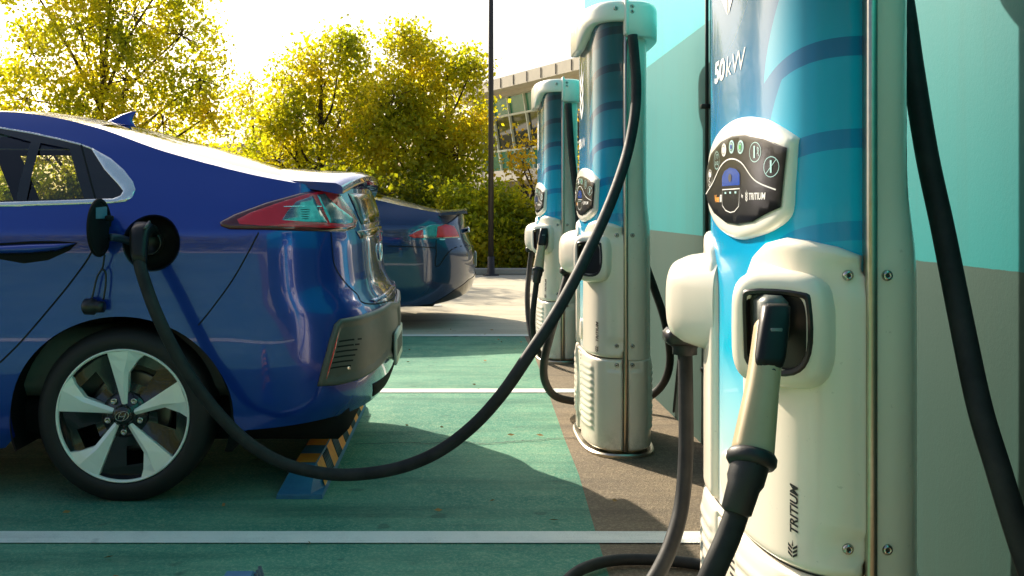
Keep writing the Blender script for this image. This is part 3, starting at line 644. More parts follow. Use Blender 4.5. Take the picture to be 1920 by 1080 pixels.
        def hs(k, dep): return c+n*dep+hexa[:, :1]*tv*k+hexa[:, 1:]*up*k
        V, Fc = loft([hs(1.30, -.004), hs(1.16, .0085), hs(1.12, .0105), hs(1.03, .009), hs(1.0, .004), hs(.96, -.05), hs(.1, -.05)]); mk('holster_rim', V, Fc, m_pod, ho, sharp=35)
        if label.find('empty') >= 0:
            V, Fc = loft([hs(.97, -.012), hs(.95, -.008), hs(.1, -.004)]); mk('holster_flap', V, Fc, m_gasket, ho)
        else:
            mk('socket_ring', *lathe([(0, .046), (.03, .046), (.034, .040), (.01, .036), (.01, .001)], c-n*.05, n, 32), m_gasket, ho)
    return t
ch1 = build_charger(.705, 1.753+CB, 'nearest charging station, its top out of the photo, a beige plug holstered in its side')
ch2 = build_charger(.705, 4.321+CB, 'middle charging station, its near holster empty, feeding the car cable')
ch3 = build_charger(.705, 6.935+CB, 'farthest charging station, seen small before the office building')
# ------------------------------------------------------------------ cars
def smooth_tab(zs, ws, sg):
    z = np.arange(-.2, 1.8, .004); v = np.interp(z, zs, ws); k = np.exp(-.5*(np.arange(-60, 61)*.004/sg)**2); k /= k.sum()
    v = np.convolve(np.pad(v, 60, mode='edge'), k, 'valid'); return lambda q: np.interp(q, z, v)
class Body:
    def __init__(s, Yc, xr0, xf0, LT, zr, xr, zf, xf, zw, ww, narrow, n=3.0, sg=.018):
        s.Yc, s.xs, s.xf0 = Yc, xr0, xf0; s.XR = smooth_tab(zr, xr, .02); s.XF = smooth_tab(zf, xf, .03); s.Wt = smooth_tab(zw, ww, sg); s.nar = narrow
        a = np.linspace(0, np.pi/2, 2000); x = np.sin(a)**(2/n); y = np.cos(a)**(2/n)
        q = np.concatenate([[0], np.cumsum(np.hypot(np.diff(x)*.5, np.diff(y)*.9))]); s.St = q[-1]; s.q, s.tx, s.ty = q/q[-1], x, y
    def XW(s, P):
        u, z = P[:, 0], P[:, 1]; x = u.copy(); f = np.ones(len(u))
        r = u > s.xs; q = np.clip((u-s.xs)/s.St, 0, 1); x = np.where(r, s.xs+(s.XR(z)-s.xs)*np.interp(q, s.q, s.tx), x); f = np.where(r, np.interp(q, s.q, s.ty), f)
        l = u < s.xf0; q = np.clip((s.xf0-u)/s.St, 0, 1); x = np.where(l, s.xf0+(s.XF(z)-s.xf0)*np.interp(q, s.q, s.tx), x); f = np.where(l, np.interp(q, s.q, s.ty), f)
        W = s.Wt(z)-s.nar(x, z); return x, W*f, W
    def raw(s, P, side=-1):
        x, w_, _ = s.XW(P); return np.column_stack([x, s.Yc+side*w_, P[:, 1]])
    def pt(s, P, o=0., side=-1):
        P = np.asarray(P, float); V = s.raw(P, side)
        if np.any(o):
            e = 1e-3; a = s.raw(P+(e, 0), side)-s.raw(P-(e, 0), side); b = s.raw(P+(0, e), side)-s.raw(P-(0, e), side)
            n = np.cross(a, b)*(-side); n /= np.linalg.norm(n, axis=1)[:, None]+1e-12
            n = n*np.where(np.abs(n).sum(1) > 0, 1, 1)[:, None]; V = V+n*np.reshape(np.broadcast_to(o, len(P)), (-1, 1))
        return V
    def inv(s, pts):
        """photo pixel -> (u, z) on the near side of the body"""
        if not hasattr(s, 'grid'):
            U, Z = np.meshgrid(np.arange(-3.2, s.xs+s.St*.97, .006), np.arange(.15, 1.5, .006)); P = np.stack([U.ravel(), Z.ravel()], 1); V = s.pt(P)
            s.grid = (P, PX0+F*V[:, 0]/V[:, 1], PY0-F*(V[:, 2]-H)/V[:, 1])
        P, px, py = s.grid; out = []
        for x, y in pts:
            i = int(np.argmin((px-x)**2+(py-y)**2)); q = P[i].copy()
            for _ in range(4):
                e = 1e-3; A = np.array([q, q+(e, 0), q+(0, e)]); V = s.pt(A); r = np.stack([PX0+F*V[:, 0]/V[:, 1], PY0-F*(V[:, 2]-H)/V[:, 1]], 1)
                J = np.column_stack([(r[1]-r[0])/e, (r[2]-r[0])/e])
                if abs(np.linalg.det(J)) < 1e-3: break
                dlt = np.linalg.solve(J, np.array((x, y))-r[0]); q = q+np.clip(dlt, -.02, .02)
            out.append(q)
        return np.array(out)
def paint(name, c, c2):
    m, t, b = nodes(name); lw = t.nodes.new('ShaderNodeLayerWeight'); lw.inputs[0].default_value = .35
    fl = noise(t, 900, 1); col = mix_rgb(t, lw.outputs['Facing'], c, c2); t.links.new(col, b.inputs['Base Color'])
    b.inputs['Metallic'].default_value = .35; b.inputs['Roughness'].default_value = .24; b.inputs['Coat Weight'].default_value = 1; b.inputs['Coat Roughness'].default_value = .015
    bump(t, b, fl, .03, .001); return m
m_paint = paint('royal blue car paint', (.004, .042, .32), (.010, .038, .22)); m_paint2 = paint('midnight blue car paint', (.003, .032, .10), (.005, .034, .085))
m_blk = M('gloss black trim', (.012, .012, .012), .12, coat=.4); m_mat = M('matt black trim', (.008, .008, .008), .8, spec=.2); m_chrome = M('satin chrome', (.82, .84, .84), .22, .75)
m_gap = M('panel gap', (.003, .003, .004), .9); m_grey = M('grey bumper plastic', (.10, .095, .08), .42, ns=30, rv=.1)
def glass(name, tint, rough=.02, tr=.75):
    m = bpy.data.materials.new(name); m.use_nodes = True; t = m.node_tree; t.nodes.clear()
    a = t.nodes.new('ShaderNodeBsdfTransparent'); a.inputs[0].default_value = (*tint, 1); g_ = t.nodes.new('ShaderNodeBsdfGlossy'); g_.inputs['Roughness'].default_value = rough
    fr = t.nodes.new('ShaderNodeFresnel'); fr.inputs[0].default_value = 1.5; mx = t.nodes.new('ShaderNodeMixShader')
    t.links.new(mth(t, 'MULTIPLY_ADD', fr.outputs[0], 1.0, .02), mx.inputs[0]); t.links.new(a.outputs[0], mx.inputs[1]); t.links.new(g_.outputs[0], mx.inputs[2])
    o = t.nodes.new('ShaderNodeOutputMaterial'); t.links.new(mx.outputs[0], o.inputs[0]); return m
m_tint = glass('tinted glass', (.82, .86, .76)); m_priv = glass('dark tinted glass', (.10, .10, .08)); m_lens = glass('clear lens', (.8, .85, .85)); m_rlens = glass('red lens', (.75, .03, .03))
m_red = M('red lamp plastic', (.78, .012, .022), .14, coat=.8, c2=(.62, .008, .015), ns=6); m_dred = M('dark red lamp plastic', (.10, .008, .008), .14, coat=.8)
m_refl = M('lamp reflector', (.35, .42, .42), .16, .8, c2=(.12, .2, .22), ns=40); m_tyre = M('tyre rubber', (.010, .010, .010), .62, ns=30, bs=.2, bscale=80)
m_alloy = M('machined alloy', (.88, .90, .82), .28, .15, c2=(.84, .86, .78), ns=3); m_pocket = M('black wheel pocket', (.012, .012, .012), .25, coat=.4)
m_seat = M('seat fabric', (.05, .05, .045), .9); m_plate = M('plate white', (.62, .6, .5), .4); m_int = M('cabin trim', (.16, .15, .13), .8)
def wheel(parent, cx_, yface, side, cz=.317, R_=.317, rim=.238, spokes=5, name='wheel', rot=0.0):
    """side -1: outer face looks to -Y"""
    wh = empty(name, (cx_, yface, cz)); wh.location = Vector((cx_, yface, cz))-worldloc(parent); wh.parent = parent
    o = (cx_, yface, cz); ax = (0, side, 0)
    prof = [(-.03, rim+.002), (-.006, rim+.004), (.0, rim+.012), (.003, rim+.03), (-.002, R_-.03), (-.016, R_-.008), (-.035, R_), (-.10, R_+.002), (-.17, R_), (-.195, R_-.02), (-.205, rim)]
    mk('tyre', *lathe(prof, o, ax, 96), m_tyre, wh)
    mk('barrel', *lathe([(-.01, rim), (-.03, rim-.012), (-.19, rim-.015), (-.19, .02)], o, ax, 64), m_pocket, wh)
    mk('brake_disc', *lathe([(-.12, .15), (-.11, .15), (-.108, .14), (-.108, .03)], o, ax, 48), M('brake steel', (.22, .2, .18), .4, .9, ns=30) if 'brake steel' not in bpy.data.materials else bpy.data.materials['brake steel'], wh)
    mk('rim_edge', *lathe([(-.014, rim-.006), (-.004, rim-.005), (.0, rim), (-.002, rim+.003), (-.012, rim+.005)], o, ax, 96), m_alloy, wh)
    def P3(r, a, d): return (cx_+r*math.cos(a), yface+side*d, cz+r*math.sin(a))
    for k in range(spokes):
        a0 = math.pi/2+k*2*math.pi/spokes+rot
        # blade: bright machined face, narrow at the hub, wide at the rim, one edge kinked
        RL = (.040, .10, .152, .200, .236); LL = (.0075, .022, .036, .049, .057); LR = (.012, .0155, .0185, .054, .080)
        ca, sa = math.cos(a0), math.sin(a0); V = []; Fc = []
        def pq(r, l, d):
            rr_ = math.sqrt(max(r*r-l*l, 1e-6)) if r > .23 else r
            return (cx_+rr_*ca-l*sa, yface+side*d, cz+rr_*sa+l*ca)
        for r_, l, q_ in zip(RL, LL, LR):
            dd = -.020+.014*(r_-.04)/.2; md = -.1*l-.2*q_*(r_ > .18)
            V += [pq(r_, l, dd), pq(r_, md, dd+.0075), pq(r_, -q_, dd-.001), pq(r_, l, dd-.03), pq(r_, -q_, dd-.03)]
        for i in range(len(RL)-1):
            p, q = i*5, (i+1)*5; Fc += [(p, p+1, q+1, q), (p+1, p+2, q+2, q+1), (p+3, p, q, q+3), (p+2, p+4, q+4, q+2)]
        mk('spoke', V, Fc if side > 0 else [f[::-1] for f in Fc], m_alloy, wh, smooth=False)
        # recessed black web between blades
        a1 = a0+math.pi/spokes; V = []; 
        for r, b in ((.05, .30), (.12, .42), (.19, .42), (.236, .36)): V += [P3(r, a1-b, -.028), P3(r, a1, -.05), P3(r, a1+b, -.028)]
        Fc = [(i*3+j, i*3+j+1, i*3+4+j, i*3+3+j) for i in (0, 2) for j in (0, 1)]+[(3, 4, 7, 6)]
        mk('pocket', V, Fc, m_pocket, wh)
        la = a0+math.pi/spokes; c = P3(.062, la, -.020)
        mk('wheel_bolt', *lathe([(-.01, .012), (.0, .0125), (.004, .010), (.005, .006), (.001, .0055), (.001, 1e-4)], c, ax, 16), m_bolt, wh)
    mk('hub', *lathe([(-.05, .085), (-.024, .082), (-.022, .045), (-.012, .036), (-.006, .033), (-.003, .030), (-.001, 1e-4)], o, ax, 40), m_pocket, wh)
    yo = yface+side*.0008; E = lambda a, b: (cx_+a*-side, yo, cz+b)
    em = mk('wheel_emblem', *tube([E(.024*math.cos(q), .0165*math.sin(q)+.004*math.cos(q)) for q in np.linspace(0, 2*math.pi, 25)], .0014, 6, False), m_bolt, wh)
    for pp in ([E(-.013, -.011), E(-.010, .002), E(-.003, .014)], [E(.003, -.014), E(.010, -.002), E(.013, .011)], [E(-.010, -.001), E(0, -.002), E(.010, .002)]): mk('emblem_stroke', *tube(catmull(np.array(pp), 4), .0019, 6), m_bolt, em)
    return wh
def build_car(cfg):
    B = cfg['body']; root = empty(cfg['name'], (cfg['xc'], B.Yc, 0), cfg['label'], 'car'); mt = cfg['paint']
    uR = B.xs+B.St; uF = B.xf0-B.St
    top = np.array(cfg['top'])                                   # (x, z) roof-edge line
    ztop = lambda x: np.interp(x, top[:, 0], top[:, 1])
    # upper boundary in (u, z)
    us = np.concatenate([np.linspace(uF, B.xf0, 24), np.arange(B.xf0+.05, B.xs, .05), np.linspace(B.xs, uR, 26)])
    zt = []
    for u in us:
        z = 1.0
        for _ in range(12): z = float(ztop(B.XW(np.array([[u, z]]))[0][0]))
        zt.append(z)
    zt = np.array(zt); zt = np.convolve(np.pad(zt, 1, mode='edge'), [.2, .6, .2], 'valid')
    zb = np.array([np.interp(u, cfg['bot'][0], cfg['bot'][1]) for u in us])
    # outline with wheel arches cut from the lower edge
    low = list(zip(us, zb)); arch = []
    for ax_ in cfg['axles']:
        a, b = cfg['arch']; low = [p for p in low if abs(p[0]-ax_) > a+.012]
    pts = []
    axs = sorted(cfg['axles']); k = 0
    for p in low:
        while k < 2 and p[0] > axs[k]:
            a, b = cfg['arch']; z0 = float(np.interp(axs[k], *cfg['bot'])); a0 = math.asin(min(1, (z0-cfg['wz'])/b))
            for q in np.linspace(math.pi-a0, a0, 41): pts.append((axs[k]+a*math.cos(q), cfg['wz']+b*math.sin(q)))
            k += 1
        pts.append(p)
    outer = pts+[(u, z) for u, z in zip(us[::-1], zt[::-1])]
    V1, F1, P2 = region(outer, cfg['holes'], lambda P, d: B.pt(P), .026, (.004,), hb=.02)
    V2, F2, _ = region(outer, cfg['holes'][:1], lambda P, d: B.pt(P, side=1), .026, (.004,), hb=.02, flip=True)
    g = G(); g.add(V1, F1); g.add(V2, F2)
    # arch lips turned inwards, and top skin
    xs_, ws_, _ = B.XW(np.column_stack([us, zt])); crown = np.interp(xs_, *cfg['crown']); m_ = 17; tt = np.linspace(-1, 1, m_); Wm = ws_.max()
    TV = []; 
    for x, w_, z, cr in zip(xs_, ws_, zt, crown):
        rel = min(1, w_/(.55*Wm)); TV += [(x, B.Yc+w_*t, z+cr*rel*(1-abs(t)**2.4)) for t in tt]
    TV = np.array(TV); nn = len(us)
    gi = cfg.get('glassrange'); TF = []; GF = []
    for i in range(nn-1):
        for j in range(m_-1):
            f = (i*m_+j, (i+1)*m_+j, (i+1)*m_+j+1, i*m_+j+1); xm = (xs_[i]+xs_[i+1])/2
            isg = any(a < xm < b for a, b in gi) and 1 <= j < m_-2
            (GF if isg else TF).append(f)
    g.add(TV, TF); body = g.mk('body', mt, root)
    mk('rear_window', TV-np.array((0, 0, .002)), GF, m_priv, root)
    for ax_ in cfg['axles']:
        for sd_ in (-1, 1):
            a, b = cfg['arch']; q = np.linspace(-.35, math.pi+.35, 40); V = []
            w0 = B.Yc+sd_*float(B.Wt(.45)-.004)
            for dy in (0, .03, .34): V += [(ax_+(a-.002 if dy == 0 else a+.02)*math.cos(t), w0-sd_*dy, max(cfg['wz']+(b-.002 if dy == 0 else b+.02)*math.sin(t), .16)) for t in q]
            Fc = [(r*40+i, r*40+i+1, (r+1)*40+i+1, (r+1)*40+i) for r in (0, 1) for i in range(39)]; Fc += [tuple(range(80, 120))]
            mk('wheel_liner', V, Fc, m_mat, root)
    x0, x1 = cfg['floor']; mk('underbody', *rbox(x0, x1, B.Yc-.72, B.Yc+.72, .19, .36, .04), m_mat, root)
    # cabin
    cb = cfg['cabin']; mk('cabin_floor', *rbox(cb[0], cb[1], B.Yc-.76, B.Yc+.76, .36, cb[2], .05), m_int, root)
    for sx in cfg['seats']:
        for sy in (-.38, .38):
            st = mk('seat_back', *rbox(sx, sx+.14, B.Yc+sy-.25, B.Yc+sy+.25, .5, 1.03, .06), m_seat, root); mk('headrest', *rbox(sx+.04, sx+.13, B.Yc+sy-.13, B.Yc+sy+.13, 1.05, 1.17, .04), m_seat, st)
    for ax_ in cfg['axles']:
        for sd_ in (-1, 1): wheel(root, ax_, B.Yc+sd_*cfg['face'], sd_, cfg['wz'], cfg['wz'], cfg['rim'], rot=cfg.get('rot', 0))
    def reg(name, mat, poly, o=.001, parent=root, holes=(), h=.02, rings=(.002,), prof=None, both=True):
        pf = prof or (lambda P, d: o); V, Fc, _ = region(poly, list(holes), lambda P, d: B.pt(P, pf(P, d)), h, rings); ob = mk(name, V, Fc, mat, parent)
        if both:
            V, Fc, _ = region(poly, list(holes), lambda P, d: B.pt(P, pf(P, d), 1), h, rings, flip=True); ob2 = mk(name, V, Fc, mat, parent); return ob, ob2
        return ob
    def line(name, mat, pts, wd, o=.0012, both=True, n=6, parent=root):
        P = catmull(np.array(pts), n)
        for sd_ in ((-1, 1) if both else (-1,)):
            V, Fc = ribbon(P, wd, lambda q, d: B.pt(q, o, sd_)); ob = mk(name, V, [f[::-1] for f in Fc] if sd_ < 0 else Fc, mat, parent)
        return ob
    return root, B, reg, line
# ---- the blue hatchback being charged
B1 = Body(4.53, -.865, -4.20, 0,
    [.2, .27, .33, .45, .56, .64, .70, .735, .78, .86, .95, 1.0, 1.06, 1.12, 1.2], [-.42, -.345, -.305, -.283, -.277, -.283, -.30, -.335, -.352, -.360, -.364, -.372, -.385, -.405, -.42],
    [.2, .3, .5, .62, .8, 1.0], [-4.66, -4.73, -4.75, -4.74, -4.66, -4.5],
    [.16, .24, .34, .50, .68, .84, .93, .985, 1.0, 1.015, 1.09, 1.18, 1.30, 1.40, 1.46], [.835, .868, .890, .902, .908, .912, .914, .910, .902, .893, .864, .815, .735, .655, .60],
    lambda x, z: np.clip((x+1.5)/1.0, 0, 1)**1.5*np.clip((z-1.0)/.2, 0, 1)*.07+np.clip((x+1.3)/.9, 0, 1)**2*np.clip((.7-z)/.4, 0, 1)*.0, sg=.010)
iv = B1.inv
wtop = [(-3.35, 1.06), (-3.0, 1.27), (-2.7, 1.345), (-2.35, 1.372), (-2.0, 1.370)]
win_px = [(0, 238), (60, 248), (110, 259), (150, 269), (174, 278), (208, 297), (232, 318), (249, 340), (254, 355), (248, 370), (236, 378), (215, 381), (100, 385), (0, 388)]
wv = iv(win_px); win = wtop+[tuple(p) for p in wv]+[(-2.3, 1.062), (-3.0, 1.045)]
inner_px = [(0, 241), (60, 251), (110, 262), (150, 272), (172, 280), (196, 318), (221, 345), (231, 358), (226, 367), (212, 372), (100, 376), (0, 379)]
inner = [(-3.30, 1.065), (-2.98, 1.262), (-2.7, 1.337), (-2.35, 1.364), (-2.0, 1.362)]+[tuple(p) for p in iv(inner_px)]+[(-2.3, 1.078), (-3.0, 1.060)]
port_c = iv([(284, 456)])[0]; port = [(port_c[0]+.100*math.cos(q), port_c[1]+.098*math.sin(q)) for q in np.linspace(0, 2*math.pi, 40, endpoint=False)]
lamp_px = [(412, 417), (440, 402), (500, 380), (560, 363), (610, 353), (628, 356), (640, 372), (655, 393), (668, 414), (664, 428), (648, 434), (600, 434), (500, 431), (430, 430), (414, 424)]
lamp = iv(lamp_px)
bmp_px = [(594, 724), (603, 688), (616, 640), (626, 608), (636, 598), (670, 592), (705, 580), (728, 566)]
bv = iv(bmp_px); bend = [(B1.xs+B1.St, .648), (B1.xs+B1.St, .385)]; b2_ = iv([(722, 672), (700, 694), (668, 712), (630, 722)])
bumper = [tuple(p) for p in bv]+bend+[tuple(p) for p in b2_]
AX = (228-PX0)*3.645/F
cfg1 = dict(body=B1, name='blue_hatchback', xc=-2.5, label='glossy blue hatchback in the foreground with a charging cable plugged into its rear side', paint=m_paint,
    top=[(-4.75, .70), (-4.4, .88), (-3.9, .985), (-3.55, 1.03), (-3.3, 1.13), (-2.95, 1.31), (-2.6, 1.405), (-2.2, 1.437), (-1.9, 1.442), (-1.70, 1.437), (-1.53, 1.412), (-1.35, 1.365), (-1.13, 1.285), (-.925, 1.228), (-.76, 1.188), (-.60, 1.158), (-.5, 1.148), (-.40, 1.145), (-.3, 1.145)],
    bot=([-5.9, -4.4, -4.25, -3.9, -1.7, -1.3, -.9, -.865, -.5, .4], [.22, .22, .2, .19, .19, .24, .255, .258, .285, .31]), axles=(AX-2.70, AX), arch=(.398, .362), wz=.317,
    holes=[win, port], crown=([-4.8, -3.6, -3.2, -2, -1.5, -1.1, -.8, -.5, -.4], [.03, .04, .05, .035, .035, .062, .06, .045, .02]), glassrange=[(-3.45, -2.85), (-1.40, -.66)],
    floor=(-4.6, -.42), cabin=(-3.6, -.75, .62), seats=(-2.9, -1.5), face=.880, rim=.238, rot=0.0)
car1, _, rg1, ln1 = build_car(cfg1)
# window frames, chrome, glass
fr1 = rg1('window_trim', m_chrome, win, 0, holes=[inner], prof=lambda P, d: rnd(d, .004, .006)+.0005, h=.015)
gl = iv([(0, 250), (58, 266), (30, 376), (0, 377)]); q2 = iv([(76, 268), (130, 279), (158, 372), (50, 375)])
front_glass = [(-3.12, 1.09), (-2.9, 1.24), (-2.65, 1.31), (-2.52, 1.33), (-2.40, 1.335), (-2.37, 1.09)]
door_glass = [(-2.27, 1.335), (-2.1, 1.338), (-1.9, 1.332)]+[tuple(p) for p in gl[:3]]+[(-2.23, 1.090)]
bf = rg1('window_frame', m_blk, inner, 0, holes=[front_glass, door_glass, q2], prof=lambda P, d: .0005+.001*0, h=.02)
for nm, pl, mm in (('side_window', front_glass, m_tint), ('side_window', door_glass, m_tint), ('quarter_window', [tuple(p) for p in q2], m_tint)): rg1(nm, mm, pl, -.006, h=.03)
# seams
ln1('door_seam', m_gap, [(-2.32, 1.06), (-2.31, .8), (-2.29, .4), (-2.29, .22)], .006)
dseam = iv([(152, 270), (166, 325), (180, 376)]); ln1('door_seam', m_gap, dseam, .006, .002)
ds2 = iv([(180, 384), (180, 440), (170, 476), (140, 520), (100, 570), (40, 640), (0, 680)]); ln1('door_seam', m_gap, ds2, .006)
bs_ = iv([(485, 436), (462, 480), (436, 525), (400, 575), (372, 610)]); ln1('bumper_seam', m_gap, bs_, .005)
ts = iv([(620, 436), (623, 470), (628, 500), (645, 527), (668, 550), (692, 570)]); ln1('tailgate_seam', m_gap, np.vstack([ts, [(B1.xs+B1.St*.97, .668)]]), .005)
# shoulder crease highlight as a raised fold
cr_ = iv([(0, 436), (120, 433), (240, 430), (408, 426)]); 
# tail lamps
for sd_ in (-1, 1):
    lb = None
    V, Fc, _ = region([tuple(p) for p in lamp], [], lambda P, d: B1.pt(P, .001+rnd(d, .012, .02), sd_), .014, (.002, .008), flip=sd_ > 0, hb=.012); lb = mk('tail_lamp', V, Fc, m_dred, car1)
    def lp_(name, mat, px, o, parent=lb, h=.015):
        V, Fc, _ = region([tuple(p) for p in iv(px)], [], lambda P, d: B1.pt(P, o+rnd(d, .0015, .004), sd_), h, (.002,), flip=sd_ > 0, hb=.012); return mk(name, V, Fc, mat, parent)
    lp_('red_lens', m_red, [(445, 415), (470, 402), (520, 384), (570, 368), (608, 359), (626, 361), (652, 398), (663, 416), (660, 427), (610, 429), (520, 427), (450, 424)], .0128)
    lp_('clear_lens', m_refl, [(527, 417), (537, 400), (553, 382), (583, 371), (600, 405), (610, 421), (570, 420)], .0142)
    lp_('clear_lens', m_refl, [(590, 369), (605, 366), (612, 375), (630, 392), (657, 412), (655, 420), (640, 423), (614, 421), (606, 404)], .0142)
    for k in range(5):
        V, Fc = ribbon(iv([(536-k*1.2, 398+k*4), (570, 397+k*4.4), (603+k*1.6, 397+k*4.4)]), .0016, lambda q, d: B1.pt(q, .0172, sd_)); mk('lamp_rib', V, Fc, m_gap, lb)
    V, Fc = ribbon(iv([(530, 392), (560, 391), (598, 391)]), .003, lambda q, d: B1.pt(q, .0175, sd_)); mk('lamp_strip', V, Fc, m_chrome, lb)
    # bumper insert, reflector, louvres
    V, Fc, _ = region(bumper, [], lambda P, d: B1.pt(P, .0015+rnd(d, .012, .012)-.009*np.clip((d-.018)/.012, 0, 1), sd_), .012, (.002, .006, .011, .02, .03), flip=sd_ > 0, hb=.012); bi = mk('bumper_insert', V, Fc, m_grey, car1)
    V, Fc, _ = region([tuple(p) for p in iv([(628, 614), (634, 616), (610, 711), (602, 710)])], [], lambda P, d: B1.pt(P, .0075+rnd(d, .004, .004), sd_), .01, (.002,), flip=sd_ > 0, hb=.01); mk('side_reflector', V, Fc, m_red, bi)
    for k in range(6):
        a = iv([(634-k*3.2, 640+k*10), (655-k*3.6, 637+k*10), (676-k*4, 635+k*10)]); V, Fc = ribbon(a, .006, lambda q, d: B1.pt(q, .0056, sd_)); mk('louvre', V, Fc, m_gap, bi)
    sc = B1.pt(iv([(652, 690)]), .004, sd_)[0]
    if sd_ < 0: mk('parking_sensor', *lathe([(0, .008), (.003, .008), (.0035, .006), (.0035, 1e-4)], sc, (.4, -1, 0), 16), m_bolt, bi)
uE = B1.xs+B1.St
# tailgate lower glass, spoiler, chrome, plate, badge
for sd_ in (-1, 1):
    def rr_(name, mat, poly, o, h=.03, parent=car1):
        V, Fc, _ = region(poly, [], lambda P, d: B1.pt(P, o+rnd(d, .002, .004), sd_), h, (.003,), flip=sd_ > 0); return mk(name, V, Fc, mat, parent)
    rr_('lower_rear_window', m_blk, [(uE-.56, 1.125), (uE, 1.13), (uE, 1.005), (uE-.46, 1.0), (uE-.50, 1.04)], .002)
    rr_('lamp_band', m_dred, [(uE-.55, .975), (uE, .985), (uE, .955), (uE-.50, .945)], .003)
    rr_('bumper_gloss', m_paint, [(uE-.55, .705), (uE, .712), (uE, .695), (uE-.5, .69)], .006)
    rr_('diffuser', m_mat, [(uE-.55, .375), (uE, .37), (uE, .318), (uE-.5, .315)], .002)
sp = []
for x, z, tt_ in ((-.72, 1.205, .0), (-.60, 1.196, .004), (-.50, 1.192, .014), (-.42, 1.187, .022), (-.395, 1.176, .012), (-.39, 1.168, .004)):
    yy = np.linspace(-1, 1, 15); hw = .70+.02*(x+.7)/.3; top_ = np.stack([np.full(15, x-.10*0)-.05*np.abs(yy)**3*((x+.72)/.33), B1.Yc+yy*hw, z+.034-.060*np.abs(yy)**2.6*1.0], 1)
    bot_ = top_[::-1]-np.array((0, 0, .018+tt_)); sp.append(np.vstack([top_, bot_]))
mk('spoiler', *loft(sp), m_paint, car1, sharp=45)
mk('brake_light', *rbox(-.40, -.383, B1.Yc-.16, B1.Yc+.16, 1.168, 1.184, .003), m_red, car1)
pl_ = mk('number_plate', *rbox(-.276, -.262, B1.Yc-.30, B1.Yc+.10, .41, .545, .004), m_plate, car1)
g = G()
for k in range(6): g.add(*rbox(-.2625, -.2612, B1.Yc-.265+k*.058, B1.Yc-.265+k*.058+.03, .445, .515, .0004))
mk('plate_characters', g.V, g.F, m_gap, pl_)
V2, Fc = text2d('HYBRID', .035, .001); 
mk('badge', [(B1.XR(.80)+.005, B1.Yc-.52+a, .79+b) for a, b in V2], Fc, m_chrome, car1, smooth=False)
mk('rear_emblem', *tube([(B1.XR(.87)+.006, B1.Yc+.06*math.cos(q), .87+.035*math.sin(q)) for q in np.linspace(0, 2*math.pi, 30)], .005, 8, False), m_chrome, car1)
# roof fin
yc = B1.Yc-.0; fx = lambda px: (px-PX0)*yc/F; fz = lambda py: H-(py-PY0)*yc/F
secs = []
for k, (xa, xb, z, hw) in enumerate(((fx(178), fx(262), fz(246), .035), (fx(186), fx(254), fz(236), .030), (fx(205), fx(248), fz(226), .018), (fx(228), fx(252), fz(215), .008), (fx(246), fx(257), fz(209), .003))):
    q = rrect((xb-xa)/2, hw, k=24, p=2.2); secs.append(np.column_stack([(xa+xb)/2+q[:, 0], yc+q[:, 1], np.full(24, z)]))
mk('roof_fin', *loft(secs), m_paint, car1)
# door handle
hc = iv([(70, 470)])[0]
hp = iv([(-40, 462), (0, 456), (60, 452), (110, 452), (146, 455), (130, 470), (90, 488), (45, 494), (0, 486), (-40, 474)]); rg1('handle_cup', m_mat, [tuple(p) for p in hp], .001)
hp = iv([(-55, 466), (0, 460), (60, 457), (105, 456), (144, 456), (110, 470), (60, 475), (0, 476), (-40, 474)]); rg1('door_handle', m_paint, [tuple(p) for p in hp], .0, prof=lambda P, d: .003+rnd(d, .028, .018), rings=(.002, .006, .012), h=.012)
# charging port: funnel, socket, door on its hinge
pc = B1.pt(np.array([port_c]))[0]; m_int2 = M('port black', (.012, .01, .009), .3, ns=20)
rim_ = B1.pt(np.array(port), -.0005); r2 = np.array([pc+(p-pc)*np.array((.97, 1, .97))+np.array((0, .03, 0)) for p in rim_]); r3 = np.array([pc+(p-pc)*np.array((.70, 0, .70))+np.array((.01, .075, -.01)) for p in rim_]); r4 = np.array([pc+(p-pc)*np.array((.01, 0, .01))+np.array((.01, .075, -.01)) for p in rim_])
V, Fc = loft([B1.pt(np.array(port), .003)+(B1.pt(np.array(port), .003)-pc)*np.array((.03, 0, .03)), rim_, r2, r3, r4], caps=False); pw = mk('charging_port', V, Fc, m_int2, car1)
mk('port_socket', *lathe([(-.0, .045), (.035, .045), (.038, .04), (.02, .036), (.02, 1e-4)], pc+np.array((-.02, .07, .0)), (0, -1, 0), 32), m_pod, pw)
dcx = np.array(at(187, 427, 3.54)); hv = np.array((-.04, -.999, 0)); nn_ = np.array((.999, -.04, 0)); zz_ = np.array((0, 0, 1.))
def dsec(r, o): a = np.linspace(0, 2*np.pi, 40, endpoint=False); return dcx+nn_*o+r*(np.cos(a)[:, None]*hv+np.sin(a)[:, None]*zz_)
pdoor = mk('port_door', *loft([dsec(.02, -.012), dsec(.085, -.012), dsec(.101, -.006), dsec(.103, 0), dsec(.101, .004), dsec(.09, .005), dsec(.088, .001), dsec(.02, .001)]), m_mat, car1, sharp=40)
mk('door_label', *box(0, 1, 0, 1, 0, 1) if False else (np.array([dcx+nn_*.0045+hv*a+zz_*b for a, b in ((-.055, .075), (.045, .070), (.045, .032), (-.055, .032))]), [(0, 1, 2, 3)]), M('label blue grey', (.14, .25, .32), .5), pdoor, smooth=False)
mk('hinge_arm', *tube(catmull(np.array([at(206, 445, 3.56), at(222, 446, 3.585), at(243, 452, 3.62), at(262, 455, 3.66)]), 5), .014, 8), m_but2 if 'm_but2' in globals() else M('hinge blue black', (.02, .04, .07), .4), pdoor)
mk('latch', *rbox(at(203, 0, 3.57)[0], at(214, 0, 3.57)[0], 3.53, 3.57, at(0, 415, 3.55)[2], at(0, 404, 3.55)[2], .004), m_mat, pdoor)
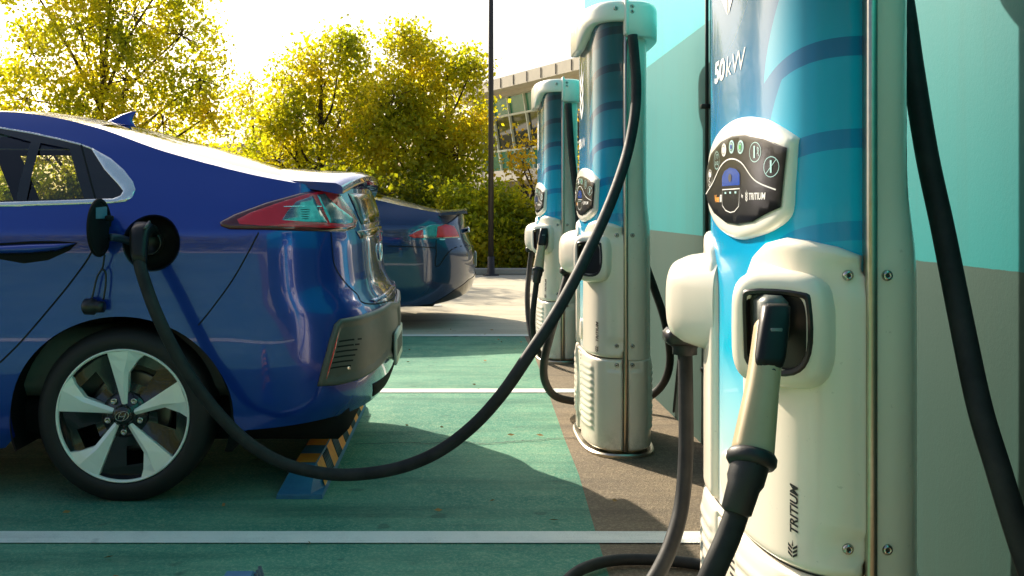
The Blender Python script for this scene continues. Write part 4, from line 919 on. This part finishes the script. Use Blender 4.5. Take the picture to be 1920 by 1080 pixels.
cap_t = empty('cap', (0, 0, 0)); cap_t.parent = car1; capl = at(176, 575, 3.59)
cap_t.location = Vector(capl)-worldloc(car1)
mk('strap', *tube(catmull(np.array([at(196, 478, 3.57), at(193, 500, 3.585), at(190, 506, 3.59), at(182, 520, 3.59), at(176, 545, 3.59), at(172, 562, 3.59)]), 6), .0035, 8), m_rubber, cap_t)
mk('strap', *tube(catmull(np.array([at(192, 504, 3.585), at(198, 512, 3.59), at(198, 535, 3.59), at(194, 562, 3.59)]), 6), .0035, 8), m_rubber, cap_t)
mk('cap_body', *lathe([(-.035, .001), (-.035, .024), (-.03, .029), (.0, .029), (.006, .022), (.02, .020), (.036, .020), (.038, .001)], capl, (1, -.2, 0), 28), m_pod, cap_t)
# ---- the dark blue saloon in the next bay but one
B2 = Body(9.70, -.55, -4.25, 0,
    [.2, .3, .42, .56, .68, .76, .84, .95, 1.03, 1.1], [.02, .10, .145, .150, .140, .10, .075, .055, .035, .02],
    [.2, .3, .5, .62, .8, 1.0], [-4.78, -4.82, -4.84, -4.82, -4.72, -4.5],
    [.16, .24, .34, .50, .64, .78, .90, .96, 1.02, 1.10, 1.2, 1.32, 1.42], [.90, .925, .945, .955, .965, .975, .965, .945, .90, .83, .77, .68, .6],
    lambda x, z: np.clip((x+1.6)/1.6, 0, 1)**1.4*np.clip((z-.92)/.2, 0, 1)*.10, n=2.6, sg=.022)
iv2 = B2.inv
win2 = [(-3.4, 1.03), (-3.05, 1.22), (-2.6, 1.31), (-2.1, 1.335), (-1.7, 1.305), (-1.35, 1.24), (-1.12, 1.16), (-1.05, 1.09), (-1.12, 1.05), (-2.2, 1.015)]
cfg2 = dict(body=B2, name='dark_blue_saloon', xc=-2.3, label='dark blue saloon parked behind the hatchback, only its rear end showing', paint=m_paint2,
    top=[(-4.84, .70), (-4.5, .86), (-4.0, .95), (-3.6, 1.0), (-3.35, 1.12), (-3.0, 1.27), (-2.6, 1.37), (-2.2, 1.395), (-1.8, 1.38), (-1.4, 1.31), (-1.1, 1.235), (-.80, 1.155), (-.5, 1.085), (-.25, 1.035), (-.05, 1.01), (.1, 1.01)],
    bot=([-5.9, -4.4, -4.2, -3.9, -1.4, -1.0, -.6, 0, .6, .9], [.22, .2, .2, .17, .17, .20, .20, .26, .34, .36]), axles=(-3.98, -1.02), arch=(.40, .385), wz=.345,
    holes=[win2], crown=([-4.9, -3.7, -3.3, -2, -1.1, -.6, -.3, .1], [.03, .04, .05, .045, .05, .05, .03, .015]), glassrange=[(-3.5, -2.9), (-1.5, -.70)],
    floor=(-4.7, -.2), cabin=(-3.6, -.9, .62), seats=(-2.75, -1.85), face=.93, rim=.25, rot=.3)
car2, _, rg2, ln2 = build_car(cfg2)
rg2('side_window', m_priv, win2, -.004, h=.04)
wt2 = rg2('window_trim', m_chrome, [(a, b) for a, b in win2], 0, holes=[[(a+(.012 if a < -2.5 else -.012), b+(.012 if b < 1.1 else -.014)) for a, b in win2]], prof=lambda P, d: .002, h=.05)
for sd_ in (-1, 1):
    def r2_(name, mat, poly, o, h=.03, parent=car2, rr=.004):
        V, Fc, _ = region([tuple(p) for p in poly], [], lambda P, d: B2.pt(P, o+rnd(d, rr, .008), sd_), h, (.003, .006), flip=sd_ > 0, hb=.02); return mk(name, V, Fc, mat, parent)
    tl = r2_('tail_lamp', m_refl, iv2([(764, 443), (782, 430), (805, 422), (830, 419), (850, 422), (858, 434), (862, 445), (830, 447), (795, 447)]), .001)
    r2_('red_lens', m_red, iv2([(766, 442), (783, 433), (793, 431), (794, 446), (775, 446)]), .0065, .02, tl)
    r2_('red_lens', m_red, iv2([(820, 425), (835, 421), (850, 424), (856, 434), (860, 444), (835, 445), (818, 445)]), .0065, .02, tl)
    ln = iv2([(792, 448), (830, 449), (862, 448)]); V, Fc = ribbon(ln, .012, lambda q, d: B2.pt(q, .006, sd_)); mk('chrome_strip', V, Fc, m_chrome, tl)
uE2 = B2.xs+B2.St
s2 = iv2([(818, 450), (818, 470), (820, 500)]); ln2('bumper_seam', m_gap, np.vstack([s2, [(s2[-1][0]+.2, .72), (uE2, .70)]]), .008)
ln2('bumper_seam', m_gap, [(-.62, .74), (s2[-1][0]-.1, .73), (s2[-1][0], .72)], .008)
for sd_ in (-1, 1): r2_('lower_bumper', m_blk, [(-.3, .22), (uE2-.4, .30), (uE2, .34), (uE2, .46), (uE2-.5, .42), (-.1, .34)], .004) if sd_ == 1 else None
V, Fc, _ = region([(-.3, .22), (uE2-.4, .30), (uE2, .34), (uE2, .46), (uE2-.5, .42), (-.1, .34)], [], lambda P, d: B2.pt(P, .004), .04, (.004,)); mk('lower_bumper', V, Fc, m_blk, car2)
r2d = [np.array([(x, B2.Yc+t*.78, z+.012-.02*t*t) for t in np.linspace(-1, 1, 11)]+[(x, B2.Yc+t*.78, z-.015-.02*t*t) for t in np.linspace(1, -1, 11)]) for x, z in ((-.18, 1.035), (-.02, 1.045), (.06, 1.055), (.065, 1.045))]
mk('boot_lip', *loft(r2d), m_paint2, car2, sharp=50)
mk('rear_chrome_bar', *rbox(B2.XR(.86)-.0, B2.XR(.86)+.02, B2.Yc-.45, B2.Yc+.45, .845, .885, .005), m_chrome, car2)
mk('number_plate', *rbox(.145, .158, B2.Yc-.19, B2.Yc+.19, .52, .65, .004), m_plate, car2)
# ------------------------------------------------------------------ wheel stops
m_stopb = M('blue rubber', (.015, .11, .23), .6, c2=(.03, .17, .30), ns=15, bs=.3, bscale=120); m_stopo = M('orange paint', (.80, .30, .02), .6, c2=(.62, .22, .03), ns=25)
m_ribs = M('ribbed rubber', (.02, .045, .06), .55, c2=(.03, .09, .11), ns=20)
def wheel_stop(xl, xr, y0, y1, label, flipc=0):
    xm = (xl+xr)/2; t = empty('wheel_stop', (xm, (y0+y1)/2, 0), label, 'wheel stop', 'rubber wheel stops in the bays'); h = .10; e = .13
    q = lambda x, y, z: (x, y, z)
    prof = [(xl, 0), (xl+.004, .02), (xl+.045, h), (xr-.045, h), (xr-.004, .02), (xr, 0)]
    def ring(y, k): return np.array([(xm+(x-xm), y, z*k if z > .02 else z) for x, z in prof])
    secs = [ring(y0, .16), ring(y0+.002, .22), ring(y0+e, 1), ring(y1-e, 1), ring(y1-.002, .22), ring(y1, .16)]
    V, Fc = loft(secs, closed=True); b = mk('block', V, Fc, m_stopb, t, smooth=False)
    L_ = y1-y0-2*e; n = 11; ya = y0+e-.03
    def face(y, f, o=.002):   # point on the right slope
        a, b_ = np.array((xr-.004, .02)), np.array((xr-.045, h)); p = a+(b_-a)*f; nrm = np.array((b_[1]-a[1], -(b_[0]-a[0]))); nrm /= np.linalg.norm(nrm); p = p+nrm*o; return (p[0], y, p[1])
    def facel(y, f, o=.002):
        p = face(y, f, o); return (2*xm-p[0], p[1], p[2])
    for k in range(n):
        a = ya+k*(L_+.06)/n; b_ = ya+(k+1)*(L_+.06)/n; sl_ = .05
        for fc in (face, facel):
            V = [fc(a, .06), fc(b_, .06), fc(b_+sl_, .96), fc(a+sl_, .96)]; V = [(x, min(max(y, y0+.10), y1-.10), z) for x, y, z in V]
            Fc = [(0, 1, 2, 3)] if fc is face else [(3, 2, 1, 0)]
            if (k+flipc) % 2 == 0: mk('orange_stripe', V, Fc, m_stopo, b, smooth=False)
            elif fc is face:
                g = G()
                for r in range(5):
                    yy = a+(r+.3)*(b_-a)/5; g.add(*tube([fc(yy, .1, .002), fc(yy+sl_*.86, .9, .002)], .0055, 6))
                g.mk('rib_block', m_ribs, b)
        if (k+flipc) % 2 == 0: mk('orange_top', [(xl+.047, a+sl_, h+.0015), (xr-.047, a+sl_, h+.0015), (xr-.047, b_+sl_, h+.0015), (xl+.047, b_+sl_, h+.0015)], [(0, 1, 2, 3)], m_stopo, b, smooth=False)
    return t
wheel_stop(-.672, -.500, 3.70, 5.42, 'blue and orange rubber wheel stop behind the rear wheel of the near car')
wheel_stop(-.665, -.505, 1.10, 2.83, 'rubber wheel stop whose far end just shows at the bottom edge of the photo', 1)
# ------------------------------------------------------------------ cables and plugs
def cable(label, pts, r, n=10, name='charging_cable', group=None):
    P = np.array([at(*p) for p in pts]); t = empty(name, tuple(P[0]), label, 'cable', group); mk('hose', *tube(catmull(P, n), r, 14), m_hose, t); return t
def gun(t, A, Bq, Cq, sc=1.0):
    """A head in the holster, Bq collar, Cq cable start (world points)"""
    A, Bq, Cq = map(np.array, (A, Bq, Cq)); P = catmull(np.array([A, A*.62+Bq*.38+np.array((0, -.006, .0)), Bq]), 8); T, N, Bn = frames(P, (1, 0, 0)); m = len(P); secs = []
    for i, p in enumerate(P):
        f = i/(m-1); hw = (.024+.004*f+.006*max(0, f-.6)/.4)*sc; hh = (.026+.004*f)*sc; q = rrect(hw, hh, k=28, p=3); secs.append(p+q[:, :1]*N[i]+q[:, 1:]*Bn[i])
    hd = mk('plug_handle', *loft(secs), m_gun, t)
    V, Fc = tube([P[5]+Bn[5]*0+np.array((0, -.0265*sc, 0)), P[-1]+np.array((0, -.031*sc, 0))], .0012, 6); mk('mould_seam', V, Fc, m_gap, hd)
    for f in (.45, .78):
        i = int(f*(m-1)); mk('screw', *lathe([(0, .004), (.002, .0038), (.0022, 1e-4)], P[i]+np.array((.006, -.028*sc, 0)), (0, -1, 0), 12), m_bord, hd)
    d = (Bq-A)/np.linalg.norm(Bq-A); hc_ = A+np.array((0, -.022*sc, -.0))
    V, Fc = loft([hc_+d*a+rrect(w1, t1, k=28, p=3.6)[:, :1]*np.array((1, 0, 0))*sc+rrect(w1, t1, k=28, p=3.6)[:, 1:]*np.array((0, -1, .0))*sc for a, w1, t1 in ((-.045*sc, .018, .010), (-.040*sc, .023, .016), (-.01, .025, .019), (.05*sc, .026, .019), (.068*sc, .024, .014), (.074*sc, .018, .008))])
    bh = mk('plug_head', V, Fc, m_gunb, t)
    mk('display_window', *rbox(hc_[0]-.010, hc_[0]+.010, hc_[1]-.0205*sc, hc_[1]-.018*sc, hc_[2]-.018, hc_[2]+.002, .001), M('lcd grey', (.16, .19, .17), .3) if 'lcd grey' not in bpy.data.materials else bpy.data.materials['lcd grey'], bh)
    mk('release_button', *lathe([(0, .012), (.003, .011), (.0035, 1e-4)], hc_+np.array((0, -.018*sc, -.036)), (0, -1, 0), 20), m_pod, bh)
    mk('plug_nose', *rbox(A[0]-.004, A[0]+.044, A[1]+.02, A[1]+.09, A[2]-.03, A[2]+.050, .012), m_gasket, t)
    ax = d; mk('collar', *lathe([(-.012, .028), (-.012, .036), (-.006, .040), (.004, .040), (.010, .036), (.012, .028)], Bq, ax, 32), m_rubber, t)
    e = (Cq-Bq)/np.linalg.norm(Cq-Bq); mk('strain_relief', *lathe([(.0, .030*sc), (.035, .030*sc), (.045, .026*sc), (.085, .024*sc), (.09, .018*sc)], Bq, e, 28), m_rubber, t)
    return t
# car cable
c1 = cable('long black cable sagging from the middle charging station to the hatchback', [(1186, 66, 4.27), (1190, 110, 4.26), (1193, 160, 4.24), (1190, 215, 4.20), (1178, 280, 4.12), (1158, 345, 4.0), (1132, 410, 3.88), (1104, 470, 3.75), (1072, 535, 3.62), (1035, 600, 3.52), (990, 668, 3.44), (940, 740, 3.42), (885, 800, 3.45), (820, 848, 3.47), (745, 878, 3.49), (660, 890, 3.5), (590, 885, 3.5), (520, 864, 3.49), (455, 822, 3.48), (400, 765, 3.47), (355, 705, 3.46), (318, 640, 3.45), (290, 580, 3.45), (272, 530, 3.47), (263, 500, 3.485), (262, 480, 3.51)], .0215)
hd = at(268, 450, 3.54)
mk('car_plug', *loft([np.array(p)+rrect(a, b, k=24, p=3)[:, :1]*np.array((1, 0, 0))+rrect(a, b, k=24, p=3)[:, 1:]*np.array((0, .7, -.7)) for p, a, b in ((at(262, 496, 3.49), .0225, .0225), (at(261, 484, 3.50), .026, .026), (at(260, 462, 3.515), .031, .031), (at(262, 440, 3.54), .033, .033), (at(270, 428, 3.58), .034, .034), (at(280, 432, 3.64), .034, .034), (at(286, 444, 3.70), .034, .034))]), m_gunb, c1)
mk('plug_release', *tube([at(272, 428, 3.50), at(280, 416, 3.54)], .005, 8), M('plug grey', (.10, .10, .09), .35), c1)
# plug in the nearest station
A = at(1442, 612, 1.735); Bq = at(1409, 862, 1.635); Cq = at(1392, 920, 1.62)
c2 = cable('black cable hanging from the beige plug in the nearest charging station', [(1398, 900, 1.625), (1388, 940, 1.62), (1368, 1000, 1.61), (1342, 1060, 1.60), (1312, 1130, 1.60), (1265, 1230, 1.61), (1190, 1330, 1.66)], .0195); gun(c2, A, Bq, Cq)
c3 = cable('black cable dropping from the far white holster of the nearest station', [(1284, 640, 2.50), (1285, 690, 2.49), (1286, 760, 2.47), (1286, 850, 2.44), (1279, 940, 2.40), (1262, 1010, 2.35), (1236, 1070, 2.30), (1195, 1130, 2.26), (1150, 1180, 2.26)], .0185)
mk('strain_relief', *lathe([(-.02, .034), (.035, .034), (.04, .030), (.055, .030), (.057, .02)], at(1284, 622, 2.50), (0, 0, -1), 28), m_rubber, c3)
cable('thick black cable hanging from the nearest station in front of the painted wall', [(1655, -260, 2.02), (1668, -130, 2.02), (1694, 5, 1.99), (1712, 130, 1.95), (1738, 290, 1.90), (1768, 430, 1.85), (1802, 600, 1.78), (1836, 760, 1.72), (1872, 880, 1.68), (1912, 1010, 1.65), (1960, 1150, 1.63), (2050, 1400, 1.62)], .0205)
cable('black cable loop lying on the brown pavement at the bottom edge of the photo', [(1010, 1150, 2.70), (1070, 1082, 2.86), (1110, 1060, 2.95), (1160, 1050, 3.0), (1230, 1050, 3.0), (1310, 1058, 2.97), (1400, 1075, 2.9)], .0165)
cable('thin grey lead hanging beside the far holster of the nearest station', [(1277, 645, 2.9), (1272, 680, 3.0), (1268, 720, 3.1), (1263, 772, 3.2)], .004)
# middle station loops
c4 = cable('black cable looping round the back of the middle charging station', [(1066, 500, 5.05), (1060, 530, 5.0), (1046, 580, 4.95), (1030, 635, 4.9), (1020, 680, 4.95), (1022, 715, 5.05), (1040, 742, 5.2), (1075, 752, 5.3), (1110, 753, 5.32), (1160, 755, 5.3), (1205, 749, 5.28), (1235, 730, 5.2), (1252, 700, 5.1), (1256, 660, 5.05), (1246, 600, 5.0), (1228, 545, 5.0), (1212, 500, 5.0), (1205, 470, 5.0)], .020)
mk('strain_relief', *lathe([(-.02, .034), (.035, .034), (.04, .030), (.055, .030), (.057, .02)], at(1067, 492, 5.05), (0, 0, -1), 28), m_rubber, c4)
# far station
A = at(1018, 440, 6.93); Bq = at(1009, 506, 6.84); Cq = at(1006, 530, 6.83)
c5 = cable('black cable below the beige plug of the farthest charging station', [(1008, 515, 6.84), (1004, 545, 6.85), (999, 590, 6.86), (1000, 625, 6.9), (1008, 655, 7.0), (1025, 678, 7.1), (1048, 686, 7.2), (1070, 672, 7.15), (1085, 645, 7.1), (1091, 600, 7.05), (1088, 540, 7.0)], .0195); gun(c5, A, Bq, Cq, 1.1)
c6 = cable('black cable from the far holster of the farthest charging station', [(998, 462, 7.7), (993, 500, 7.7), (989, 550, 7.6), (991, 600, 7.5), (1000, 640, 7.4), (1020, 668, 7.4), (1045, 672, 7.45)], .0195)
cable('black cable down the side of the farthest charging station from its cap', [(1066, 194, 6.90), (1068, 230, 6.89), (1072, 290, 6.88), (1079, 350, 6.87), (1084, 400, 6.87), (1085, 440, 6.88), (1082, 480, 6.88)], .022)
